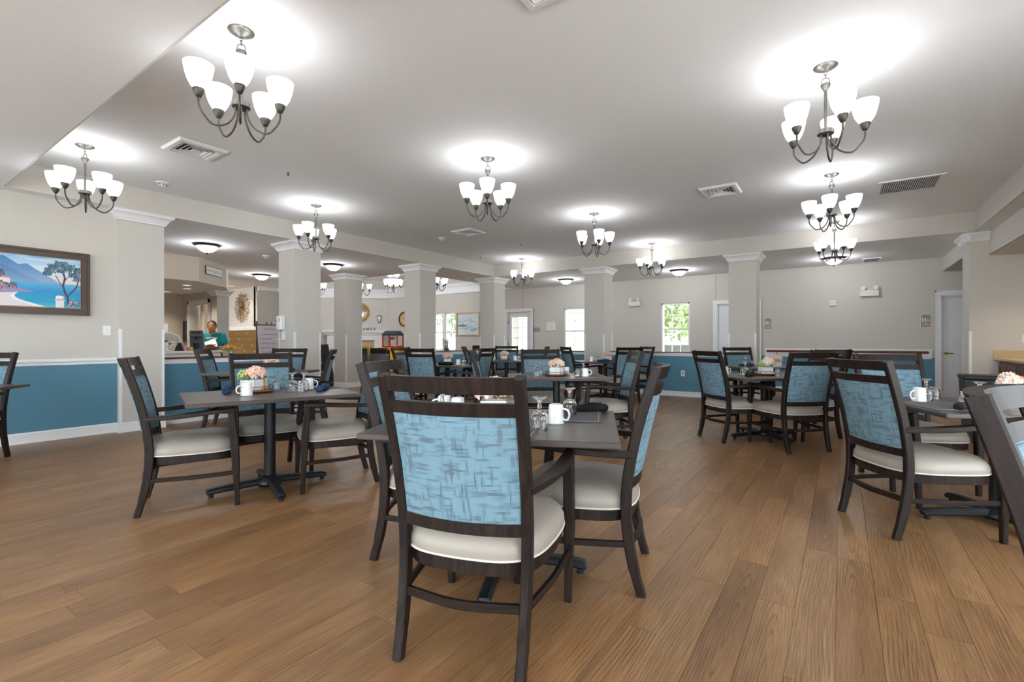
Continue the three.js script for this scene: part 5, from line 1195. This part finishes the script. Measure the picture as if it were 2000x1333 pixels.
{ // rollator walker
  const t = thing('rollator_walker', 'black wheeled walker with seat parked in the lobby', 'walker', [-11.9, 0, -9.9], 40 * D2R);
  for (const s of [-1, 1]) { obj('frame', [tube([[s * 0.25, 0.1, 0.3], [s * 0.25, 0.5, 0.1], [s * 0.25, 0.88, -0.1]], 0.014, 12, 8), tube([[s * 0.25, 0.1, -0.28], [s * 0.25, 0.55, 0.05]], 0.014, 8, 8)], M.blackPlastic, t); obj('handle', tube([[s * 0.25, 0.88, -0.1], [s * 0.25, 0.91, -0.2], [s * 0.25, 0.90, -0.28]], 0.018, 8, 8), M.rubber, t); for (const z of [0.3, -0.28]) obj('wheel', new THREE.CylinderGeometry(0.1, 0.1, 0.03, 18).rotateZ(Math.PI / 2).translate(s * 0.25, 0.1, z), M.blackPlastic, t); obj('brake_cable', tube([[s * 0.25, 0.88, -0.15], [s * 0.2, 0.97, -0.05], [s * 0.25, 0.6, 0.06]], 0.005, 14, 5), M.blackPlastic, t); }
  obj('seat', rbox(0.48, 0.05, 0.26, 0.015, 0, 0.56, 0.05), M.black, t); obj('back_band', rbox(0.48, 0.22, 0.04, 0.015, 0, 0.80, -0.06), M.black, t); obj('pouch', rbox(0.36, 0.22, 0.14, 0.03, 0, 0.42, 0.05), M.black, t);
}
{ // dried grasses on the lobby half wall
  const t = thing('dried_grasses', 'dried brown grasses in a low pot on the half wall cap', 'plant', [-7.57, 0.906, -8.30]);
  obj('pot', lathe([[0, 0], [0.05, 0], [0.06, 0.03], [0.055, 0.05], [0.05, 0.05], [0.05, 0.01], [0, 0.01]], 18), M.tray, t);
  for (let k = 0; k < 34; k++) { const a = k * 2.4, r = 0.02 + 0.0045 * k, h = rr(0.16, 0.30); obj('stalk', tube([[0.02 * Math.cos(a), 0.02, 0.02 * Math.sin(a)], [0.5 * r * Math.cos(a), h * 0.6, 0.5 * r * Math.sin(a)], [r * Math.cos(a + 0.2), h, r * Math.sin(a + 0.2)]], 0.003, 8, 4), k % 3 ? M.tray : M.trayDark, t); }
}
{ // lobby side table lamp and armchair
  const t = thing('side_table', 'dark side table under the lobby lamp', 'table', [-11.75, 0, -11.75]); obj('top', cyl(0.28, 0.28, 0.03, 0, 0.585, 0, 28), M.wood, t); obj('stem', cyl(0.04, 0.03, 0.55, 0, 0.30, 0, 12), M.wood, t); obj('foot', cyl(0.2, 0.14, 0.03, 0, 0.015, 0, 20), M.wood, t);
  const l = thing('table_lamp', 'table lamp with grey cloth shade before the lobby window', 'lamp', [-11.75, 0.60, -11.75]); obj('base', lathe([[0, 0], [0.07, 0], [0.06, 0.02], [0.03, 0.05], [0.05, 0.14], [0.03, 0.22], [0.012, 0.26], [0.012, 0.32], [0, 0.32]], 18), M.nickelDark, l); obj('shade', lathe([[0.19, 0.30], [0.11, 0.58], [0.107, 0.58], [0.187, 0.30]], 28), M.shadeCloth, l);
  const c = thing('lobby_armchair', 'dark wood lobby armchair with red seat', 'chair', [-10.9, 0, -10.9], 150 * D2R);
  obj('seat', rbox(0.54, 0.12, 0.52, 0.04, 0, 0.42, 0), M.cabinet, c); obj('backrest', rbox(0.50, 0.42, 0.07, 0.03, 0, 0.74, -0.26), M.cabinet, c); obj('back_frame', [bx(-0.28, -0.25, 0, 0.98, -0.30, -0.24), bx(0.25, 0.28, 0, 0.98, -0.30, -0.24), bx(-0.28, 0.28, 0.95, 1.0, -0.30, -0.25)], M.wood, c);
  for (const s of [-1, 1]) { obj('leg', bx(s * 0.26, s * 0.29, 0, 0.64, 0.22, 0.26), M.wood, c); obj('armrest', bx(s * 0.25, s * 0.30, 0.63, 0.66, -0.26, 0.27), M.wood, c); } obj('apron', bx(-0.27, 0.27, 0.32, 0.37, -0.25, 0.25), M.wood, c);
  const c2 = dup(c, [-8.7, 0, -11.2], 200 * D2R, 'dark wood lobby armchair with red seat beside the seascape picture');
  c.userData.label = 'dark wood lobby armchair with red seat beside the table lamp';
}
// ───────── person behind the counter ─────────
function sdfMesh(fn, lo, hi, cell) {
  const size = Math.max(hi[0] - lo[0], hi[1] - lo[1], hi[2] - lo[2]) + 4 * cell, res = Math.ceil(size / cell) + 2;
  const mc = new MarchingCubes(res, M.china, false, false, 60000);
  mc.isolation = 0;
  const c = [0, 1, 2].map((k) => (lo[k] + hi[k]) / 2), half = size / 2, f = mc.field, hs = res / 2;
  for (let k = 0; k < res; k++) for (let j = 0; j < res; j++) for (let i = 0; i < res; i++)
    f[i + j * res + k * res * res] = -fn(c[0] + (i - hs) / hs * half, c[1] + (j - hs) / hs * half, c[2] + (k - hs) / hs * half);
  mc.update();
  const n = mc.count, g = new THREE.BufferGeometry();
  g.setAttribute('position', new THREE.Float32BufferAttribute(mc.positionArray.slice(0, n * 3), 3));
  g.scale(half, half, half).translate(...c);
  const m = mergeVertices(g, cell * 0.02); m.computeVertexNormals();
  return m;
}
const seg = (p, a, b, r0, r1) => {
  const ab = [b[0] - a[0], b[1] - a[1], b[2] - a[2]], ap = [p[0] - a[0], p[1] - a[1], p[2] - a[2]];
  const t = Math.max(0, Math.min(1, (ap[0] * ab[0] + ap[1] * ab[1] + ap[2] * ab[2]) / (ab[0] ** 2 + ab[1] ** 2 + ab[2] ** 2)));
  return Math.hypot(ap[0] - ab[0] * t, ap[1] - ab[1] * t, ap[2] - ab[2] * t) - (r0 + (r1 - r0) * t);
};
const smin = (a, b, k) => { const h = Math.max(0, k - Math.abs(a - b)) / k; return Math.min(a, b) - h * h * k / 4; };
{
  const t = thing('person', 'person in a teal t-shirt holding a white sheet behind the reception counter', 'person', [-11.30, 0, -4.88], 58 * D2R);
  const head = [0, 1.44, 0.10];
  const ell = (p, c, r) => { const k = Math.hypot((p[0] - c[0]) / r[0], (p[1] - c[1]) / r[1], (p[2] - c[2]) / r[2]); return (k - 1) * Math.min(...r); };
  const J = { sh: [0.185, 1.235, 0.02], el: [0.27, 0.99, 0.06], wr: [0.15, 0.985, 0.28], el2: [-0.30, 1.0, 0.02], wr2: [-0.30, 0.90, 0.24] };
  const R = { sh: [-0.185, 1.235, 0.02] };
  const finger = (p, w, dir, side) => { let d = 1; for (let k = 0; k < 4; k++) { const o = (k - 1.5) * 0.019, L = [0.062, 0.07, 0.066, 0.052][k]; const b = [w[0] + dir[0] * 0.075 + side[0] * o, w[1] + dir[1] * 0.075 + side[1] * o, w[2] + dir[2] * 0.075 + side[2] * o], m = [b[0] + dir[0] * L * 0.55, b[1] + dir[1] * L * 0.55 - 0.006, b[2] + dir[2] * L * 0.55], e = [m[0] + dir[0] * L * 0.35, m[1] - 0.026, m[2] + dir[2] * L * 0.35]; d = Math.min(d, smin(seg(p, b, m, 0.0095, 0.009), seg(p, m, e, 0.009, 0.008), 0.008)); } const tb = [w[0] + dir[0] * 0.03 + side[0] * 0.03, w[1], w[2] + dir[2] * 0.03 + side[2] * 0.03], te = [tb[0] + dir[0] * 0.035 + side[0] * 0.028, tb[1] - 0.004, tb[2] + dir[2] * 0.035 + side[2] * 0.028]; return Math.min(d, seg(p, tb, te, 0.012, 0.009)); };
  const hand = (p, w, dir, side) => smin(smin(seg(p, w, [w[0] + dir[0] * 0.07, w[1], w[2] + dir[2] * 0.07], 0.026, 0.030), seg(p, [w[0] + side[0] * 0.018, w[1], w[2] + side[2] * 0.018], [w[0] + dir[0] * 0.07 + side[0] * 0.022, w[1], w[2] + dir[2] * 0.07 + side[2] * 0.022], 0.02, 0.02), 0.02), finger(p, w, dir, side), 0.012);
  const headF = (p) => {
    let d = ell(p, [head[0], head[1] + 0.02, head[2] - 0.01], [0.082, 0.105, 0.098]);
    d = smin(d, ell(p, [head[0], head[1] - 0.055, head[2] + 0.03], [0.058, 0.058, 0.062]), 0.05);          // jaw
    d = smin(d, seg(p, [0, head[1] + 0.012, head[2] + 0.088], [0, head[1] - 0.018, head[2] + 0.104], 0.009, 0.014), 0.015); // nose
    for (const s of [-1, 1]) { d = smin(d, ell(p, [s * 0.084, head[1] - 0.002, head[2] - 0.01], [0.012, 0.03, 0.02]), 0.01); d = Math.max(d, -ell(p, [s * 0.032, head[1] + 0.014, head[2] + 0.093], [0.017, 0.010, 0.012])); }
    d = smin(d, ell(p, [0, head[1] - 0.052, head[2] + 0.088], [0.024, 0.008, 0.010]), 0.008);             // lips
    return smin(d, seg(p, [0, 1.36, 0.06], [0, 1.25, 0.01], 0.052, 0.06), 0.04);
  };
  const skinF = (x, y, z) => {
    const p = [x, y, z];
    let d = headF(p);
    d = smin(d, ell(p, [0, 1.15, 0], [0.19, 0.17, 0.115]), 0.06); d = smin(d, ell(p, [0, 0.97, 0], [0.16, 0.2, 0.11]), 0.08);
    d = smin(d, smin(seg(p, J.sh, J.el, 0.052, 0.042), seg(p, J.el, J.wr, 0.042, 0.028), 0.03), 0.03); d = smin(d, smin(seg(p, R.sh, J.el2, 0.052, 0.042), seg(p, J.el2, J.wr2, 0.042, 0.028), 0.03), 0.03);
    for (const s of [-1, 1]) d = smin(d, smin(seg(p, [s * 0.09, 0.80, 0], [s * 0.10, 0.45, 0.02], 0.085, 0.058), seg(p, [s * 0.10, 0.45, 0.02], [s * 0.10, 0.08, -0.02], 0.058, 0.038), 0.03), 0.04);
    d = smin(d, hand(p, J.wr, [-0.70, 0, 0.71], [-0.71, 0, -0.70]), 0.015); d = smin(d, hand(p, J.wr2, [0.1, 0, 0.99], [0.99, 0, -0.1]), 0.015);
    return d;
  };
  const skin = mat({ color: 0xb47d5c, roughness: 0.6 });
  obj('body', sdfMesh(skinF, [-0.4, 0.02, -0.2], [0.4, 1.6, 0.45], 0.0125), skin, t);
  const shirtF = (x, y, z) => { const p = [x, y, z]; let d = ell(p, [0, 1.15, 0], [0.21, 0.19, 0.135]); d = smin(d, ell(p, [0, 0.95, 0], [0.19, 0.24, 0.135]), 0.08); for (const [s, e] of [[J.sh, J.el], [R.sh, J.el2]]) d = smin(d, seg(p, s, [s[0] + (e[0] - s[0]) * 0.55, s[1] + (e[1] - s[1]) * 0.55, s[2] + (e[2] - s[2]) * 0.55], 0.074, 0.07), 0.04); return Math.max(d, seg(p, [0, 1.5, 0.07], [0, 1.27, 0.02], 0.075, 0.075) * -1); };
  obj('shirt', sdfMesh(shirtF, [-0.36, 0.68, -0.2], [0.36, 1.36, 0.2], 0.012), mat({ color: 0x0f8a93, roughness: 0.85 }), t);
  obj('shirt_print', rbox(0.22, 0.03, 0.01, 0.004, 0.0, 1.19, 0.128), M.whitePlastic, t);
  const pantsF = (x, y, z) => { const p = [x, y, z]; let d = ell(p, [0, 0.78, 0], [0.185, 0.14, 0.13]); for (const s of [-1, 1]) d = smin(d, smin(seg(p, [s * 0.09, 0.80, 0], [s * 0.10, 0.45, 0.02], 0.098, 0.072), seg(p, [s * 0.10, 0.45, 0.02], [s * 0.10, 0.10, -0.02], 0.072, 0.062), 0.03), 0.04); return d; };
  obj('trousers', sdfMesh(pantsF, [-0.25, 0.03, -0.2], [0.25, 0.95, 0.2], 0.015), mat({ color: 0x23252b, roughness: 0.9 }), t);
  obj('hair', sdfMesh((x, y, z) => Math.max(ell([x, y, z], [head[0], head[1] + 0.03, head[2] - 0.022], [0.09, 0.107, 0.10]), -(ell([x, y, z], [0, head[1] - 0.03, head[2] + 0.11], [0.085, 0.115, 0.12]))), [-0.1, 1.36, -0.05], [0.1, 1.6, 0.22], 0.008), mat({ color: 0x2a201b, roughness: 0.7 }), t);
  for (const s of [-1, 1]) { obj('eye', ball(0.0105, s * 0.032, head[1] + 0.014, head[2] + 0.081, 10), M.trayDark, t); obj('shoe', new THREE.SphereGeometry(0.06, 14, 8).scale(0.8, 0.62, 1.9).translate(s * 0.10, 0.038, 0.04), M.blackPlastic, t); }
  const pg = thing('paper_sheet', 'white sheet of paper held by the person at reception', 'paper', [-11.30, 0, -4.88], 58 * D2R);
  obj('sheet', box(0.22, 0.30, 0.002, 0, 0, 0).rotateX(-0.9).rotateZ(0.4).translate(0.02, 1.06, 0.34), M.whitePlastic, pg);
}
// ───────── outside the windows ─────────
{
  const grass = mat({ color: 0x8f9c78, roughness: 1, bumpMap: fineTex, bumpScale: 0.01 });
  const lawn = obj('lawn', [bx(-60, 60, -0.3, -0.14, -80, ZF - 0.25)], grass);
  lawn.userData.kind = 'structure'; tag(lawn, 'green lawn outside the far windows', 'lawn');
  const drive = obj('driveway', [bx(-60, XL - 11, -0.3, -0.14, ZF - 0.25, 60), bx(XR + 0.25, 60, -0.3, -0.14, ZF - 0.25, 60), bx(XL - 11, XR + 0.25, -0.3, -0.14, ZN + 0.25, 60)], mat({ color: 0xb9b8b5, roughness: 0.95 }));
  drive.userData.kind = 'structure'; tag(drive, 'pale concrete driveway outside the near windows', 'driveway');
  const patio = obj('patio', bx(-14, 6, -0.14, -0.06, ZF - 3.6, ZF - 0.2), mat({ color: 0xcfcac0, roughness: 0.9 })); patio.userData.kind = 'structure'; tag(patio, 'pale concrete patio outside the far wall', 'patio');
  const siding = mat({ color: 0xe9e7e0, roughness: 0.85 }), roofM = mat({ color: 0xa88f86, roughness: 0.95 });
  const h = thing('neighbour_house', 'white sided house with brownish shingle roof outside the windows', 'house', [-9.5, -0.14, -24]);
  obj('wall', bx(-7, 7, 0, 3.0, -4, 0), siding, h);
  for (let k = 0; k < 16; k++) obj('siding_board', bx(-7, 7, 0.1 + k * 0.18, 0.12 + k * 0.18, 0, 0.015), siding, h);
  obj('roof', flat(new THREE.ExtrudeGeometry(new THREE.Shape([[0.6, 2.9], [0.6, 3.05], [-2, 5.2], [-4.6, 3.05], [-4.6, 2.9]].map(([x, y]) => new THREE.Vector2(x, y))), { depth: 15, bevelEnabled: false }).rotateY(-Math.PI / 2).translate(7.5, 0, 0)), roofM, h);
  obj('fascia', bx(-7.6, 7.6, 2.85, 3.05, 0.55, 0.62), M.trim, h);
  for (const x of [-5, -2, 1.2, 4.2]) { const w = obj('window', bx(x, x + 1.0, 1.0, 2.2, 0.005, 0.05), M.trim, h); obj('pane', bx(x + 0.08, x + 0.92, 1.08, 2.12, 0.05, 0.055), mat({ color: 0x8fa0a8, roughness: 0.15 }), w); }
  const post = (x, z, l) => { const p = thing('porch_post', l, 'post', [x, -0.06, z], 0, 'porch posts'); obj('shaft', rbox(0.26, 2.6, 0.26, 0.01, 0, 1.3, 0), mat({ color: 0xb9bcbd, roughness: 0.8 }), p); obj('base', rbox(0.34, 0.2, 0.34, 0.01, 0, 0.1, 0), M.trim, p); };
  post(-4.95, ZF - 3.3, 'square grey porch post outside the porch window'); post(-10.6, ZF - 3.3, 'square grey porch post outside the garden door');
  const sofa = thing('patio_sofa', 'grey wicker patio sofa outside the porch window', 'sofa', [-4.35, -0.06, ZF - 2.2], 200 * D2R);
  const wk = mat({ color: 0x85878a, roughness: 0.9 }); obj('base', rbox(1.6, 0.4, 0.75, 0.03, 0, 0.2, 0), wk, sofa); obj('backrest', rbox(1.6, 0.95, 0.14, 0.03, 0, 0.6, -0.34), wk, sofa); for (const s of [-1, 1]) obj('armrest', rbox(0.14, 0.65, 0.75, 0.03, s * 0.75, 0.33, 0), wk, sofa); obj('cushion', rbox(1.3, 0.14, 0.6, 0.05, 0, 0.46, 0.03), M.shadeCloth, sofa);
  // trees
  const leafy = [mat({ color: 0x8a9a6c, roughness: 0.9, side: THREE.DoubleSide }), mat({ color: 0xa2b183, roughness: 0.9, side: THREE.DoubleSide }), mat({ color: 0x76886a, roughness: 0.9, side: THREE.DoubleSide })];
  const lf = new THREE.PlaneGeometry(0.16, 0.09);
  const tree = (x, z, H, R, y0, n, m, label) => {
    const t = thing('garden_tree', label, 'tree', [x, -0.14, z]); obj('trunk', cyl(0.12, 0.08, H * 0.6, 0, H * 0.3, 0, 10), M.trayDark, t);
    const o = new THREE.InstancedMesh(lf, leafy[m], n); o.name = 'foliage'; o.userData.kind = 'stuff'; const q = new THREE.Object3D();
    for (let i = 0; i < n; i++) { const a = rnd() * 6.283, c = rr(-1, 1), r = R * Math.cbrt(rnd()); q.position.set(Math.cos(a) * Math.sqrt(1 - c * c) * r, y0 + c * r * 0.9, Math.sin(a) * Math.sqrt(1 - c * c) * r); q.rotation.set(rnd() * 6, rnd() * 6, rnd() * 6); q.scale.setScalar(rr(0.7, 1.6)); q.updateMatrix(); o.setMatrixAt(i, q.matrix); }
    t.add(o); shade(o);
  };
  tree(-13.2, -17.2, 3.2, 1.1, 2.0, 1500, 1, 'leafy green shrub tree outside the garden door'); tree(-5.2, -21, 6, 2.6, 3.6, 3500, 0, 'green tree beyond the porch post'); tree(-7.6, -19.5, 4, 1.5, 2.4, 1800, 1, 'pale green tree beside the patio sofa view'); tree(-16.5, -20, 6, 2.5, 3.6, 2600, 2, 'dark green tree outside the lobby windows');
  const pr = obj('porch_roof', bx(-14, 6, 2.56, 2.7, ZF - 3.5, ZF - 0.2), M.trim); pr.userData.kind = 'structure'; tag(pr, 'white porch roof outside the far wall', 'roof');
}
renderer.render(scene, camera);
